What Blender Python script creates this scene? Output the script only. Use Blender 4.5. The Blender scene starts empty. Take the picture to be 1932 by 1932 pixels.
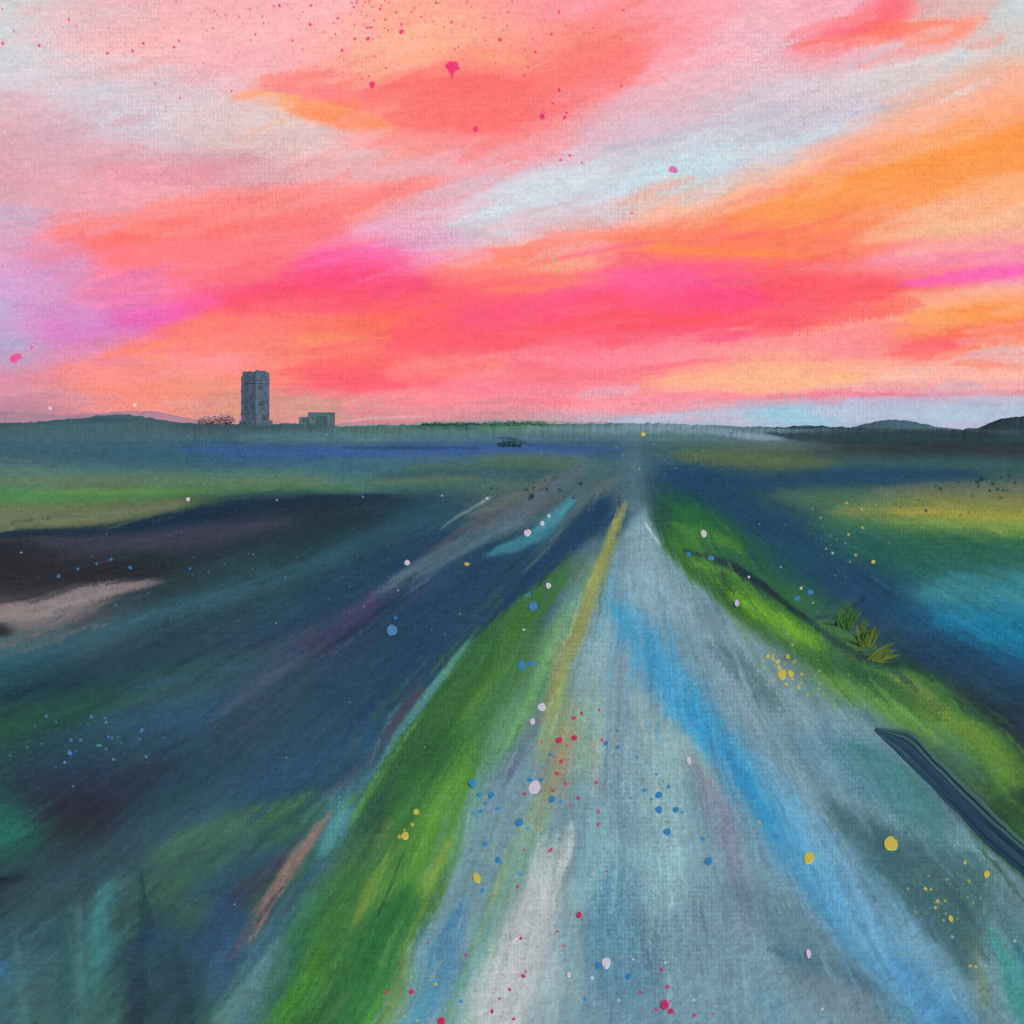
# A straight country road running to a flat horizon with a stone tower, under a pink and orange sunset,
# laid down in brushed, canvas-grained colour.
import bpy, bmesh, math, random
import numpy as np
from mathutils import Vector, noise

# ---------------------------------------------------------------- camera
scene = bpy.context.scene
H = 4.0                                   # eye height in metres
cam_data = bpy.data.cameras.new("camera")
cam = bpy.data.objects.new("camera", cam_data)
scene.collection.objects.link(cam)
cam.location = (0, 0, H)
cam.rotation_euler = (math.radians(90), 0, 0)
cam_data.sensor_width = 36; cam_data.lens = 36
cam_data.shift_y = -0.0797
cam_data.clip_start = .1; cam_data.clip_end = 6000
scene.camera = cam
scene.render.resolution_x = scene.render.resolution_y = 1024

# ---------------------------------------------------------------- daylight: soft dusk light
world = bpy.data.worlds.new("World"); scene.world = world
world.use_nodes = True
wn = world.node_tree
bg = wn.nodes['Background']
sky_tex = wn.nodes.new('ShaderNodeTexSky'); sky_tex.sky_type = 'NISHITA'; sky_tex.sun_disc = False
SUN_EL, SUN_AZ = math.radians(38), math.radians(150)      # azimuth clockwise from the road's direction
sky_tex.sun_elevation = SUN_EL; sky_tex.sun_rotation = SUN_AZ
wn.links.new(sky_tex.outputs[0], bg.inputs['Color']); bg.inputs['Strength'].default_value = .11
sun_d = bpy.data.lights.new("sun", 'SUN'); sun_d.energy = 1.5; sun_d.angle = math.radians(12)
sun_d.color = (1, .93, .84)
sun = bpy.data.objects.new("sun", sun_d); scene.collection.objects.link(sun)
sd = Vector((math.sin(SUN_AZ) * math.cos(SUN_EL), math.cos(SUN_AZ) * math.cos(SUN_EL), math.sin(SUN_EL)))
sun.rotation_euler = (-sd).to_track_quat('-Z', 'Y').to_euler()
scene.view_settings.view_transform = 'Standard'; scene.view_settings.look = 'None'
scene.view_settings.exposure = 0; scene.view_settings.gamma = 1
LIGHT = np.array([0.628, 0.598, 0.682], np.float32)       # what a white level surface sends back under this light

# ---------------------------------------------------------------- colour of the land and of the sky
# Two colour fields, held in plan coordinates of the place: bearing (x / y) across and 1 / distance
# (or elevation for the sky) along.  U units: 1932 across a bearing range of one, horizon at 812.
U0, U1, RES = -110.0, 2042.0, 1900
SC = RES / (U1 - U0)
rng = np.random.default_rng(7)

def hexc(h):
    if not isinstance(h, str): return np.asarray(h, np.float32)
    return np.array([int(h[i:i+2], 16) / 255.0 for i in (0, 2, 4)], np.float32)

def vnoise(shape, cx, cy, seed):
    """smooth value noise: cell size cx, cy in array pixels"""
    if shape == (RES, RES): cx, cy = cx * RES / 1500, cy * RES / 1500
    r = np.random.default_rng(seed)
    ny, nx = int(shape[0] / cy) + 3, int(shape[1] / cx) + 3
    L = r.random((ny, nx)).astype(np.float32)
    y = np.arange(shape[0]) / cy; x = np.arange(shape[1]) / cx
    yi = y.astype(int); xi = x.astype(int)
    fy = (y - yi).astype(np.float32); fx = (x - xi).astype(np.float32)
    fy = fy * fy * (3 - 2 * fy); fx = fx * fx * (3 - 2 * fx)
    A = L[yi] * (1 - fy)[:, None] + L[yi + 1] * fy[:, None]
    return A[:, xi] * (1 - fx) + A[:, xi + 1] * fx

def sample(L, a, b):
    """bilinear lookup of lattice L at float coords a (rows), b (cols), wrapping"""
    ai = np.floor(a).astype(int); bi = np.floor(b).astype(int)
    fa = a - ai; fb = b - bi
    fa = fa * fa * (3 - 2 * fa); fb = fb * fb * (3 - 2 * fb)
    n, m = L.shape
    a0, a1, b0, b1 = ai % n, (ai + 1) % n, bi % m, (bi + 1) % m
    return (L[a0, b0] * (1 - fa) + L[a1, b0] * fa) * (1 - fb) + (L[a0, b1] * (1 - fa) + L[a1, b1] * fa) * fb

SH = (RES, RES)
yy, xx = np.mgrid[0:RES, 0:RES].astype(np.float32)
XU = xx / SC + U0; YU = yy / SC + U0
# hand wobble of every painted edge
WX = XU + (vnoise(SH, 70, 60, 1) - .5) * 14 + (vnoise(SH, 12, 9, 2) - .5) * 3.5 + (vnoise(SH, 3, 3, 22) - .5) * 2.5
WY = YU + (vnoise(SH, 110, 60, 3) - .5) * 12 + (vnoise(SH, 16, 9, 4) - .5) * 3.5 + (vnoise(SH, 3, 3, 23) - .5) * 2.5
# canvas tooth: woven threads with uneven thickness
ph = (vnoise(SH, 60, 60, 5) - .5) * 3.0
tw = .5 + .5 * np.sin(2 * np.pi * XU / 7.0 + ph + 1.7 * (np.floor(YU / 4.6) % 2))
tv = .5 + .5 * np.sin(2 * np.pi * YU / 9.2 + ph)
TOOTH = np.clip(.36 * tw + .15 * tv + .49 * vnoise(SH, 2.2, 2.4, 6), 0, 1)

THREAD = np.clip(.55 * vnoise(SH, 3.4, 12, 61) + .25 * vnoise(SH, 3.0, 4, 62) + .4 * vnoise(SH, 26, 26, 63) - .1, 0, 1)

def sst(a, b, x):
    t = np.clip((x - a) / (b - a), 0, 1); return t * t * (3 - 2 * t)

LAT = np.random.default_rng(99).random((64, 64)).astype(np.float32)

def st(img, col, a, w, pts, f=.6, br=.35, dry=.35, seed=None, warp=True):
    """one brush stroke: half width w along the points, feather f, bristle marks br, dry brush dry"""
    global _n
    _n += 1
    c = hexc(col); P = np.array(pts, np.float32)
    W = np.array(w if isinstance(w, (list, tuple)) else [w] * len(P), np.float32)
    if len(W) < len(P): W = np.concatenate([W, np.full(len(P) - len(W), W[-1])])
    W = W * (1.06 + .26 * min(f, 1)) + .5 * (f > .55)
    m = W.max() * 1.6 + 16
    x0 = max(int((P[:, 0].min() - m - U0) * SC), 0); x1 = min(int((P[:, 0].max() + m - U0) * SC) + 1, RES)
    y0 = max(int((P[:, 1].min() - m - U0) * SC), 0); y1 = min(int((P[:, 1].max() + m - U0) * SC) + 1, RES)
    if x1 <= x0 or y1 <= y0: return
    sl = (slice(y0, y1), slice(x0, x1))
    X = (WX if warp else XU)[sl]; Y = (WY if warp else YU)[sl]
    best = np.full(X.shape, 1e9, np.float32); T = np.zeros_like(best); S = np.zeros_like(best); HW = np.ones_like(best)
    acc = 0.0
    for i in range(len(P) - 1):
        ax, ay = P[i]; dx, dy = P[i + 1] - P[i]; L2 = dx * dx + dy * dy + 1e-6; L = math.sqrt(L2)
        s = ((X - ax) * dx + (Y - ay) * dy) / L2
        sc = np.clip(s, 0, 1)
        hw = W[i] + (W[i + 1] - W[i]) * sc
        ex = X - ax - sc * dx; ey = Y - ay - sc * dy
        d = np.sqrt(ex * ex + ey * ey) / hw
        lat = (dx * (Y - ay) - dy * (X - ax)) / L / hw
        k = d < best
        best[k] = d[k]; T[k] = lat[k]; S[k] = (acc + sc * L)[k]; HW[k] = hw[k]
        acc += L
    sd = _n * 7.31
    nb = max(W.mean() / 4.5, 1.2)
    B = sample(LAT, T * nb + sd, S / 70.0 + sd * 1.7)
    B2 = sample(LAT, T * nb * 2.3 + sd * 3, S / 45.0 + sd)
    bb = .6 * B + .4 * B2
    f = .14 + .88 * f
    lo = 1 - f * 1.15
    d2 = best + (bb - .5) * br * .6 + (THREAD[sl] - .5) * (.25 + dry) * 15 / (HW + 4)
    M = 1 - sst(lo, 1.04 + .55 * f, d2)
    tot = acc; e = W.mean() * (.5 + 1.2 * f)
    if tot > 3 * e and f > .45:                       # the paint runs out towards both ends
        M = M * np.clip((S + W.mean() * .5) / e, 0, 1) ** .7 * np.clip((tot - S + W.mean() * .5) / e, 0, 1) ** .7
    M = M * (1 - br * .6 * (1 - bb))
    if dry > 0:
        t = TOOTH[sl]
        q = np.clip((M - t * .9) / .28 + .5, 0, 1)
        M = M * (1 - dry) + dry * q * np.minimum(M * 1.6, 1)
    M = np.clip(M * a * (SOFT if f > .8 else 1), 0, 1)[..., None]
    cj = c * (1 + (bb - .5)[..., None] * .10)
    img[sl] = img[sl] * (1 - M) + cj * M
_n = 0
SOFT = .92

def poly(img, col, a, pts, f=8, dry=.3, br=.3, dirn=(1, 0)):
    """flat patch of paint with a feathered wobbly edge"""
    c = hexc(col); P = np.array(pts, np.float32)
    X, Y = WX, WY
    ins = np.zeros(SH, bool); D = np.full(SH, 1e9, np.float32)
    n = len(P)
    for i in range(n):
        ax, ay = P[i]; bx, by = P[(i + 1) % n]
        cond = ((ay > Y) != (by > Y))
        xi = (bx - ax) * (Y - ay) / ((by - ay) if by != ay else 1e-6) + ax
        ins ^= cond & (X < xi)
        dx, dy = bx - ax, by - ay
        s = np.clip(((X - ax) * dx + (Y - ay) * dy) / (dx * dx + dy * dy), 0, 1)
        D = np.minimum(D, np.hypot(X - ax - s * dx, Y - ay - s * dy))
    sd = np.where(ins, D, -D)
    M = sst(-f, f, sd) 
    t = TOOTH
    q = np.clip((M - t * .9) / .28 + .5, 0, 1)
    M = (M * (1 - dry) + dry * q * M) * a
    img[:] = img * (1 - M[..., None]) + c * M[..., None]

def base(rows, cols):
    ys = np.array(sorted(rows)); xs = np.array(cols)
    G = np.array([[hexc(h) for h in rows[y].split()] for y in ys])
    Y = np.clip(WY, ys[0], ys[-1]); X = np.clip(WX, xs[0], xs[-1])
    yi = np.clip(np.searchsorted(ys, Y) - 1, 0, len(ys) - 2); xi = np.clip(np.searchsorted(xs, X) - 1, 0, len(xs) - 2)
    fy = (Y - ys[yi]) / (ys[yi + 1] - ys[yi]); fx = (X - xs[xi]) / (xs[xi + 1] - xs[xi])
    fy = (fy * fy * (3 - 2 * fy))[..., None]; fx = (fx * fx * (3 - 2 * fx))[..., None]
    fy = fy * .5 + .5 * ((Y - ys[yi]) / (ys[yi + 1] - ys[yi]))[..., None]
    return ((G[yi, xi] * (1 - fx) + G[yi, xi + 1] * fx) * (1 - fy) + (G[yi + 1, xi] * (1 - fx) + G[yi + 1, xi + 1] * fx) * fy).astype(np.float32)

COLS = [0, 161, 322, 483, 644, 805, 966, 1127, 1288, 1449, 1610, 1771, 1932]
SKY = {
0:   'c9c8cb e0bcbf f0b0b4 f5b0b4 f6b0b4 fdab98 ff9b9a ff96a2 fc9aa6 e8b0bc ef9fae d9b3b2 c8c8c8',
80:  'ccd0d3 e8b8ba f3b3b4 f4b0b5 fbaea8 ffa98e ff9c8c ff8a80 fc8c96 e3b2be ecb0ba e8a8a4 d0c8c6',
160: 'd6c2cb d2c3cb dfb9c0 e9b4b8 fb9a8c ff7a70 ff7a70 f98a90 e9a9b5 d9bac4 d2c2c8 dcc0b4 f5ad88',
240: 'd6a6b2 d2b5c1 d6bfc8 d8c0c4 e8a69c f08e8c f58a8c f09aa2 d5bcc8 c9c6cf c9bfca f0b090 ff9848',
320: 'dba0ad dda5b2 d5a5b0 d3afb8 e5aeb0 e8a8ae e89ca6 d2c2cc c3d0da d5c4c4 fca078 ff9448 ff9650',
400: 'cfa6be e59aa8 f08e90 fb8080 fa8c88 e0a4b2 c8c6d2 d8bec4 f5ae94 ff9664 ff8a55 f8a880 f2b38c',
480: 'd89ec0 f8788a ff7472 ff7878 f27ab0 f09ab0 ff8c88 ff7d70 ff7c60 ff7d62 ff8468 f78aa0 f486b0',
540: 'd09ac8 e888b0 ff6a88 ff5f80 ff4c84 ff6070 ff6a70 ff6082 ff5088 ff5678 ff5f68 ff7a7a f59a98',
600: 'cf9ccc dc7fc0 f0649c ff6870 ff7064 ff6066 ff5878 ff5078 ff4c80 ff5070 ff5f62 ff9a70 ff9440',
660: 'b9a2c4 e08cb0 f8906c fa8878 ff7a60 ff6068 ff6878 ff7a90 ff8a92 fb9090 f98890 ff7f68 ff6f48',
720: 'd688a4 ef8a80 f09078 f58878 ff6070 ff6a7a ff7488 ff8490 f9a088 fbb088 fba8a0 f3a49c f0a89c',
762: 'c08898 ea8c88 ec8e80 e08e80 e48c88 fb8294 f28c98 f898a0 f090a0 e29aa8 c8a4b8 cba4b4 b8a8b8',
800: 'a08094 b48894 d8908c c88c84 d08c88 c89098 b898a0 a8a8b8 a8b6c8 9fbccb aab2ca b0b0cc a2bccb'}
LAND = {
815: '3f5c64 44606a 42606a 40606a 456a70 48707a 4c7474 4c6c74 56727c 5a7480 344854 2c3f48 2c3c46',
850: '3a5a66 355a68 345c70 345a7c 345880 345882 385c88 35587c 42605e 4c6050 3a4c50 2e3e44 33444a',
880: '4a6870 3c6470 38606e 38607a 3c6678 40687a 446c70 44686e 34586c 4e6448 34565c 34545c 345058',
910: '5a7870 586f62 4f7060 527566 4a7268 446c62 4a6a60 44626a 24485e 284c60 24465e 30505a 405c58',
945: '4a8050 527a3e 4a683e 2c4650 284a5c 28485a 505f5e 4a5f6c 1f4a48 2c505a 4f7450 6a7048 78784c',
985: '64704a 55603f 1f3348 26354a 253a4c 2a4a5c 4b6064 2a4866 2a5a3c 24465e 3c6e50 6a8a44 7c9a44',
1030:'2c2f38 3a3b4a 33384a 28353f 24404c 3a5264 2a5064 4a6a78 3a7038 25544c 245060 2f6650 2f6a4e',
1080:'2d2c33 2d333a 28363c 23393f 285060 2c4866 28445e 5a7a62 4f8040 23504a 22455f 28605c 357478',
1150:'5a5458 4e5058 283e46 2a4858 24405a 26445f 28465f 6f9b9a 5f8494 4c7c38 223f5a 2a6a80 2c7890',
1250:'28505c 25424c 223c4c 2c3450 2a4460 27435a 4a7840 8aa8a0 5890b0 64808a 5f8c4a 23405c 1a6288',
1350:'264648 244650 26466a 303c52 2a4460 33404e 4c7e4a 8aaaa6 4a94c0 6888a0 5c8494 5f9448 28363f',
1450:'2c4a50 25445a 243e4e 2a4258 28506c 3a6e48 60868a 7a9a9a 72909f 5a8ca8 4a8094 3d5c66 527840',
1560:'265a58 2c3238 28404f 274a58 3c606a 5f9440 5f7f88 6f9dab 6f95a5 4896c8 4a7680 4a6c74 2c4e38',
1680:'2c3c44 2f4650 3c644e 34504f 3a6850 4c7a50 8c9c94 5f8ca4 6488a0 5a86a4 508cb4 3a5a60 4a7078',
1800:'345c68 38605c 2c4654 3c6070 3c7a34 3a7088 a0b0ac 5c84a0 5c7f96 54788a 4a88b4 4a80a8 4a8088',
1932:'3c646c 345048 2c3f48 4a9038 3c7434 3a80a0 9aaab0 5c8498 58788a 5a7a8c 64808c 4a8cc0 2e7f80'}

def dots(img, L, cols, jit=.15):
    """little flecks: (x, y, r) in U units"""
    for (x, y, r), h in zip(L, cols):
        c = hexc(h); m = r + 2
        x0 = max(int((x - m - U0) * SC), 0); x1 = min(int((x + m - U0) * SC) + 2, RES)
        y0 = max(int((y - m - U0) * SC), 0); y1 = min(int((y + m - U0) * SC) + 2, RES)
        if x1 <= x0 or y1 <= y0: continue
        sl = (slice(y0, y1), slice(x0, x1))
        ang = np.arctan2(YU[sl] - y, XU[sl] - x)
        k = 1 + jit * np.sin(ang * 2 + x) + jit * .6 * np.sin(ang * 3 + y)
        d = np.hypot(XU[sl] - x, YU[sl] - y) / k
        M = np.clip((r + .5 - d) / 1.1, 0, 1)[..., None] * min(1, .35 + r * .3)
        img[sl] = img[sl] * (1 - M) + c * M

def paint_sky():
    im = base(SKY, COLS)
    s = lambda *a, **k: st(im, *a, **k)
    s('c8d0d6', .8, 55, [(-60, 90), (30, 110)], f=1)
    s('d9b8c0', .6, 30, [(60, 60), (160, 50), (260, 20)], f=1)
    s('f3b4b4', .6, 45, [(180, 90), (360, 70), (560, 40)], f=1)
    s('f0a4b0', .5, 18, [(250, 165), (420, 120), (560, 105)], f=1)
    s('cdcbd4', .8, [20, 30, 22, 10], [(80, 165), (170, 175), (260, 170), (330, 140)], f=.9)
    s('d0ccd6', .8, [30, 34, 30], [(170, 235), (300, 215), (440, 190)], f=.9)
    s('dcb0ba', .7, [20, 30, 20], [(-60, 190), (60, 200), (140, 205)], f=.9)
    s('d5a4b2', .6, [40, 40, 25], [(-60, 260), (90, 285), (210, 295)], f=1)
    s('d2c8d2', .7, [14, 16, 10], [(190, 245), (280, 235), (360, 225)], f=.6)
    s('d8bcc4', .7, [16, 18, 12], [(300, 130), (320, 150), (370, 175)], f=.8)
    s('dcc0c0', .9, [22, 45, 48, 38, 20], [(330, 225), (420, 240), (520, 245), (610, 262), (700, 285)], f=.5)
    s('d9cac8', .7, [12, 18, 16], [(475, 235), (520, 235), (600, 255)], f=.8)
    s('e0bcb4', .6, [18, 22, 15], [(400, 290), (500, 285), (600, 300)], f=1)
    s('d2929f', .75, [18, 26, 24, 12], [(170, 310), (260, 318), (380, 312), (510, 305)], f=.8, dry=.85)
    s('d59caa', .7, [22, 28, 20], [(200, 325), (330, 335), (480, 335)], f=.9, dry=.6)
    s('e4a4b0', .7, [28, 30, 26], [(-60, 350), (150, 365), (330, 368)], f=.9)
    s('c2a6c0', .75, [20, 22, 12], [(-60, 398), (40, 402), (100, 410)], f=.9)
    s('e4aab0', .6, [25, 30, 25], [(560, 330), (680, 320), (800, 310)], f=1)
    # peach and coral cloud at the top
    s('ffa88e', .85, [50, 70, 60], [(720, 30), (830, 50), (920, 70)], f=1)
    s('ffb08c', .7, [20, 35, 20], [(660, 130), (780, 105), (900, 95)], f=.9)
    s('ff9098', .6, [40, 50, 40], [(960, 20), (1150, 30), (1300, 0)], f=1)
    s('ff8c80', .8, [16, 26, 30, 20], [(860, 120), (980, 95), (1090, 70), (1190, 60)], f=.9)
    s('f09c90', .7, [6, 10, 8], [(440, 190), (480, 172), (560, 158)], f=.5)
    s('fd9094', .8, [22, 28, 30], [(570, 150), (640, 170), (700, 180)], f=.6)
    s('ff7c78', .8, [14, 22, 30], [(500, 168), (600, 172), (700, 190)], f=.9)
    s('ff7674', .95, [14, 40, 62, 64, 52, 34, 24], [(610, 178), (730, 195), (830, 210), (930, 205), (1040, 175), (1130, 130), (1220, 95)], f=.35, dry=.5)
    s('ff6a68', .8, [18, 32, 34, 22], [(720, 150), (830, 160), (930, 165), (1000, 180)], f=.8, dry=.4)
    s('ff6a6c', .6, [20, 30, 20], [(800, 225), (900, 230), (1000, 205)], f=.9)
    s('ff7b70', .8, [8, 18, 16, 6], [(1010, 140), (1080, 110), (1150, 75), (1220, 55)], f=.8)
    s('f98c92', .8, [20, 30, 26], [(1040, 195), (1120, 170), (1190, 140)], f=.7, dry=.9)
    s('ffa47e', .8, [5, 10, 8], [(860, 115), (900, 100), (1000, 118)], f=.9)
    s('ff9c64', .95, [7, 16, 22, 22, 10], [(465, 180), (530, 190), (600, 212), (680, 232), (740, 245)], f=.4)
    s('ff8a62', .8, [8, 18, 14], [(560, 212), (640, 228), (720, 240)], f=.6, dry=.6)
    s('ffac80', .6, [6, 10, 5], [(440, 178), (500, 178), (560, 185)], f=.8)
    s('ff8a84', .7, [16, 22, 18], [(640, 265), (740, 262), (820, 270)], f=.5, dry=.6)
    s('f9969c', .7, [4, 9, 7, 3], [(830, 268), (880, 262), (950, 268), (1010, 250)], f=.6, dry=.3)
    s('ffa0a0', .7, [1.5, 2.5, 1], [(915, 240), (950, 222), (985, 212)], f=.5, dry=0)
    # pale diagonal bands
    s('e8b0bc', .85, [55, 52, 40, 22], [(1660, -30), (1440, 60), (1270, 150), (1150, 210)], f=.55)
    s('dfb6c2', .8, [28, 36, 34, 22], [(1600, 95), (1420, 130), (1260, 185), (1100, 250)], f=.8)
    s('e8a8b2', .7, [24, 26, 20], [(1100, 285), (960, 320), (800, 395)], f=.8, dry=.5)
    s('d6bcca', .8, [22, 30, 36, 25], [(1260, 220), (1120, 275), (980, 325), (860, 375)], f=.8)
    s('ee949e', .7, [9, 14, 8], [(930, 330), (1000, 305), (1070, 290)], f=.8, dry=.95)
    s('c6cdd8', .95, [24, 38, 36, 34, 26, 12], [(860, 410), (960, 378), (1110, 345), (1290, 305), (1460, 262), (1600, 225)], f=.55)
    s('c9c4d0', .8, [18, 34, 20], [(820, 440), (900, 438), (980, 425)], f=.6)
    s('bcd4e0', .9, [10, 17, 16, 8], [(1120, 362), (1290, 318), (1440, 278), (1530, 258)], f=.8)
    s('bfd2de', .7, [5, 9, 4], [(960, 340), (920, 375), (870, 400)], f=.7)
    s('bfbccf', .8, [6, 14, 16, 8], [(1130, 290), (1260, 262), (1390, 225), (1500, 195)], f=.9)
    s('cfc6d0', .7, [14, 26, 20], [(1300, 230), (1440, 180), (1560, 150)], f=.9)
    s('c2bccc', .85, [5, 12, 13, 6], [(1420, 270), (1540, 235), (1660, 195), (1780, 165)], f=.8)
    s('d4d0d2', .85, [14, 26, 22, 8], [(1600, 145), (1680, 135), (1780, 115), (1860, 95)], f=.5)
    s('e4b4a8', .6, [14, 18, 12], [(1720, 215), (1810, 180), (1932, 150)], f=.9)
    s('d8b4b4', .8, [34, 36, 30], [(1720, 10), (1800, 5), (1880, 10)], f=.6)
    s('ff6676', .95, [6, 16, 26, 28, 26], [(1490, 100), (1560, 70), (1640, 40), (1700, 8), (1730, -30)], f=.4, dry=.55)
    s('f98890', .7, [14, 24, 14], [(1490, 110), (1560, 90), (1620, 80)], f=.6, dry=.95)
    s('ff7260', .9, [14, 18, 8], [(1650, 60), (1720, 62), (1800, 40)], f=.5, dry=.85)
    s('ff8a70', .75, [18, 24, 20], [(1710, 70), (1780, 62), (1860, 55)], f=.5, dry=1)
    s('d8b4b2', .9, [24, 30, 28], [(1742, 8), (1800, 2), (1850, 2)], f=.3, dry=.2)
    s('c8cfd2', .9, [6, 16, 26, 34], [(1760, 128), (1820, 92), (1880, 45), (1960, -10)], f=.5)
    s('d0c8c4', .8, [6, 14, 18], [(1830, 115), (1890, 95), (1960, 60)], f=.7)
    # orange sweep on the right
    s('f8ae94', .8, [14, 30, 44, 50, 55], [(1400, 380), (1520, 335), (1660, 270), (1800, 220), (1980, 170)], f=.6)
    s('ffa478', .95, [12, 34, 46, 48, 50], [(1420, 400), (1560, 345), (1690, 290), (1810, 250), (1980, 210)], f=.6)
    s('ff9650', .95, [10, 24, 32, 36, 38], [(1330, 430), (1500, 385), (1650, 350), (1800, 305), (1980, 262)], f=.7)
    s('ff9040', .7, [8, 18, 26], [(1600, 340), (1760, 300), (1980, 235)], f=.9)
    s('fca090', .7, [8, 14, 8], [(1520, 330), (1600, 305), (1680, 280)], f=.9)
    s('f6ac88', .95, [10, 26, 40, 44], [(1620, 455), (1740, 415), (1860, 380), (1990, 365)], f=.55)
    s('f0bc92', .8, [12, 26, 30], [(1700, 445), (1830, 425), (1990, 410)], f=.8)
    s('fca460', .7, [5, 12, 12], [(1800, 370), (1880, 355), (1980, 340)], f=.8)
    s('ff7c60', .9, [14, 30, 34, 22], [(1100, 465), (1300, 440), (1470, 440), (1620, 455)], f=.6, dry=.55)
    s('ff7260', .8, [14, 30, 20], [(1300, 460), (1400, 440), (1540, 450)], f=.9)
    s('fda08c', .7, [10, 18, 12], [(940, 470), (1080, 455), (1200, 430)], f=.7, dry=1)
    s('ff8c50', .8, [6, 8, 6], [(1180, 465), (1360, 478), (1500, 480)], f=.8)
    # coral bank on the left
    s('ff7e7c', .95, [16, 34, 42, 50, 48, 30], [(120, 440), (240, 440), (360, 430), (480, 420), (600, 405), (730, 380)], f=.4, dry=.6)
    s('ff6c64', .8, [14, 24, 22, 12], [(105, 442), (180, 448), (300, 450), (420, 440)], f=.7, dry=.5)
    s('ff8c84', .8, [14, 22, 14], [(600, 385), (720, 365), (830, 340)], f=.6, dry=.8)
    s('ff6a68', .7, [20, 34, 24], [(340, 440), (460, 450), (600, 440)], f=1)
    s('e0a4b4', .8, [8, 24, 24], [(640, 430), (760, 410), (880, 380)], f=.5, dry=.4)
    s('d8a8c8', .85, [8, 20, 22, 12], [(650, 445), (730, 440), (820, 450), (900, 455)], f=.8)
    s('ff7474', .7, [20, 30, 30], [(300, 500), (440, 500), (560, 480)], f=1)
    s('e87cc4', .75, [8, 14, 14, 6], [(590, 470), (670, 462), (740, 470), (800, 480)], f=1)
    s('ff5090', .6, [16, 36, 38, 20], [(540, 510), (640, 490), (720, 500), (800, 510)], f=1)
    s('ff4878', .9, [10, 20, 28, 22, 14], [(440, 560), (560, 545), (660, 530), (740, 530), (820, 545)], f=.9)
    s('ff5068', .85, [8, 18, 20, 18], [(340, 575), (480, 570), (620, 562), (740, 560)], f=.8)
    s('fb7c98', .6, [20, 30, 20], [(160, 520), (300, 530), (430, 520)], f=1)
    # centre reds, pinks, oranges
    s('ff7f74', .85, [14, 24, 26, 16], [(820, 510), (940, 505), (1060, 500), (1160, 500)], f=.6, dry=.55)
    s('ff9478', .8, [8, 16, 14], [(880, 500), (1010, 500), (1130, 495)], f=.8, dry=.9)
    s('ff8c66', .7, [3, 8, 6], [(900, 548), (1020, 545), (1120, 528)], f=.8)
    s('ff8478', .8, [10, 16, 16], [(1040, 525), (1110, 528), (1150, 528)], f=.4, dry=.3)
    s('ff5a88', .9, [14, 30, 34, 30, 20], [(1000, 580), (1130, 560), (1240, 530), (1340, 525), (1440, 510)], f=.9)
    s('ff609c', .6, [14, 22, 18], [(1150, 520), (1250, 530), (1330, 520)], f=1)
    s('ff3f80', .85, [14, 28, 18], [(1320, 560), (1375, 570), (1440, 560)], f=1)
    s('ff4f80', .8, [14, 24, 20, 10], [(860, 590), (980, 590), (1100, 585), (1200, 580)], f=1)
    s('ff5a62', .9, [24, 50, 44, 24, 8], [(1430, 530), (1520, 535), (1600, 545), (1700, 560), (1790, 552)], f=.5, dry=.6)
    s('ff6070', .8, [20, 34, 30, 16], [(1400, 600), (1500, 600), (1600, 590), (1700, 570)], f=.6, dry=.85)
    s('ff5058', .9, [10, 18, 20, 20, 14], [(900, 640), (1060, 620), (1200, 602), (1330, 600), (1450, 610)], f=.7)
    s('ff5a62', .85, [14, 24, 24, 14], [(720, 640), (830, 640), (940, 645), (1040, 640)], f=.8)
    s('ff7450', .7, [14, 20, 10], [(640, 600), (720, 600), (800, 590)], f=1)
    s('ff8a90', .7, [8, 14, 10], [(1480, 505), (1600, 512), (1740, 505)], f=.9)
    s('ff8c3c', .85, [1.5, 2.6, 2], [(1240, 476), (1400, 484), (1580, 488)], f=.7, dry=.1)
    s('f78aa0', .8, [12, 16, 16], [(1620, 500), (1780, 490), (1980, 478)], f=.8)
    s('f49ca0', .6, [8, 12, 10], [(1700, 478), (1850, 470), (1980, 470)], f=.7, dry=.7)
    s('f45fae', .9, [6, 12, 16, 18], [(1700, 540), (1790, 527), (1880, 515), (1990, 500)], f=.6, dry=.6)
    s('ff6a60', .9, [5, 12, 8], [(1640, 560), (1740, 558), (1800, 552)], f=.5, dry=.5)
    s('eab0b4', .85, [3, 12, 14], [(1780, 560), (1880, 545), (1990, 535)], f=.5)
    s('fba888', .95, [5, 20, 30, 28, 24], [(1480, 640), (1600, 605), (1720, 580), (1830, 570), (1990, 560)], f=.4)
    s('ff9c58', .9, [8, 22, 30], [(1700, 600), (1820, 595), (1990, 590)], f=.8)
    s('ff9448', .8, [8, 16, 22], [(1800, 585), (1890, 590), (1990, 595)], f=1)
    s('fd9494', .85, [10, 24, 26, 16], [(1380, 660), (1480, 650), (1600, 635), (1700, 630)], f=.8)
    s('ff7458', .95, [3, 12, 17, 18], [(1680, 650), (1770, 638), (1850, 630), (1990, 618)], f=.4, dry=.4)
    s('ff6470', .85, [14, 16, 6], [(1690, 665), (1750, 662), (1830, 650)], f=.5, dry=.95)
    s('e8b8bc', .9, [4, 10, 14], [(1790, 690), (1860, 678), (1990, 668)], f=.4)
    s('ccc0cc', .85, [2, 7, 8], [(1830, 668), (1890, 660), (1990, 646)], f=.4, dry=.1)
    # lower pinks
    s('ff8a9a', .85, [6, 14, 18, 18, 8], [(860, 690), (1000, 672), (1120, 665), (1230, 658), (1330, 665)], f=.6, dry=.45)
    s('ff6e82', .8, [4, 8, 9, 5], [(840, 715), (1000, 706), (1150, 702), (1320, 680)], f=.7)
    s('ff8c9c', .8, [10, 14, 14, 10], [(700, 745), (850, 735), (1000, 742), (1200, 735)], f=.8)
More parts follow.
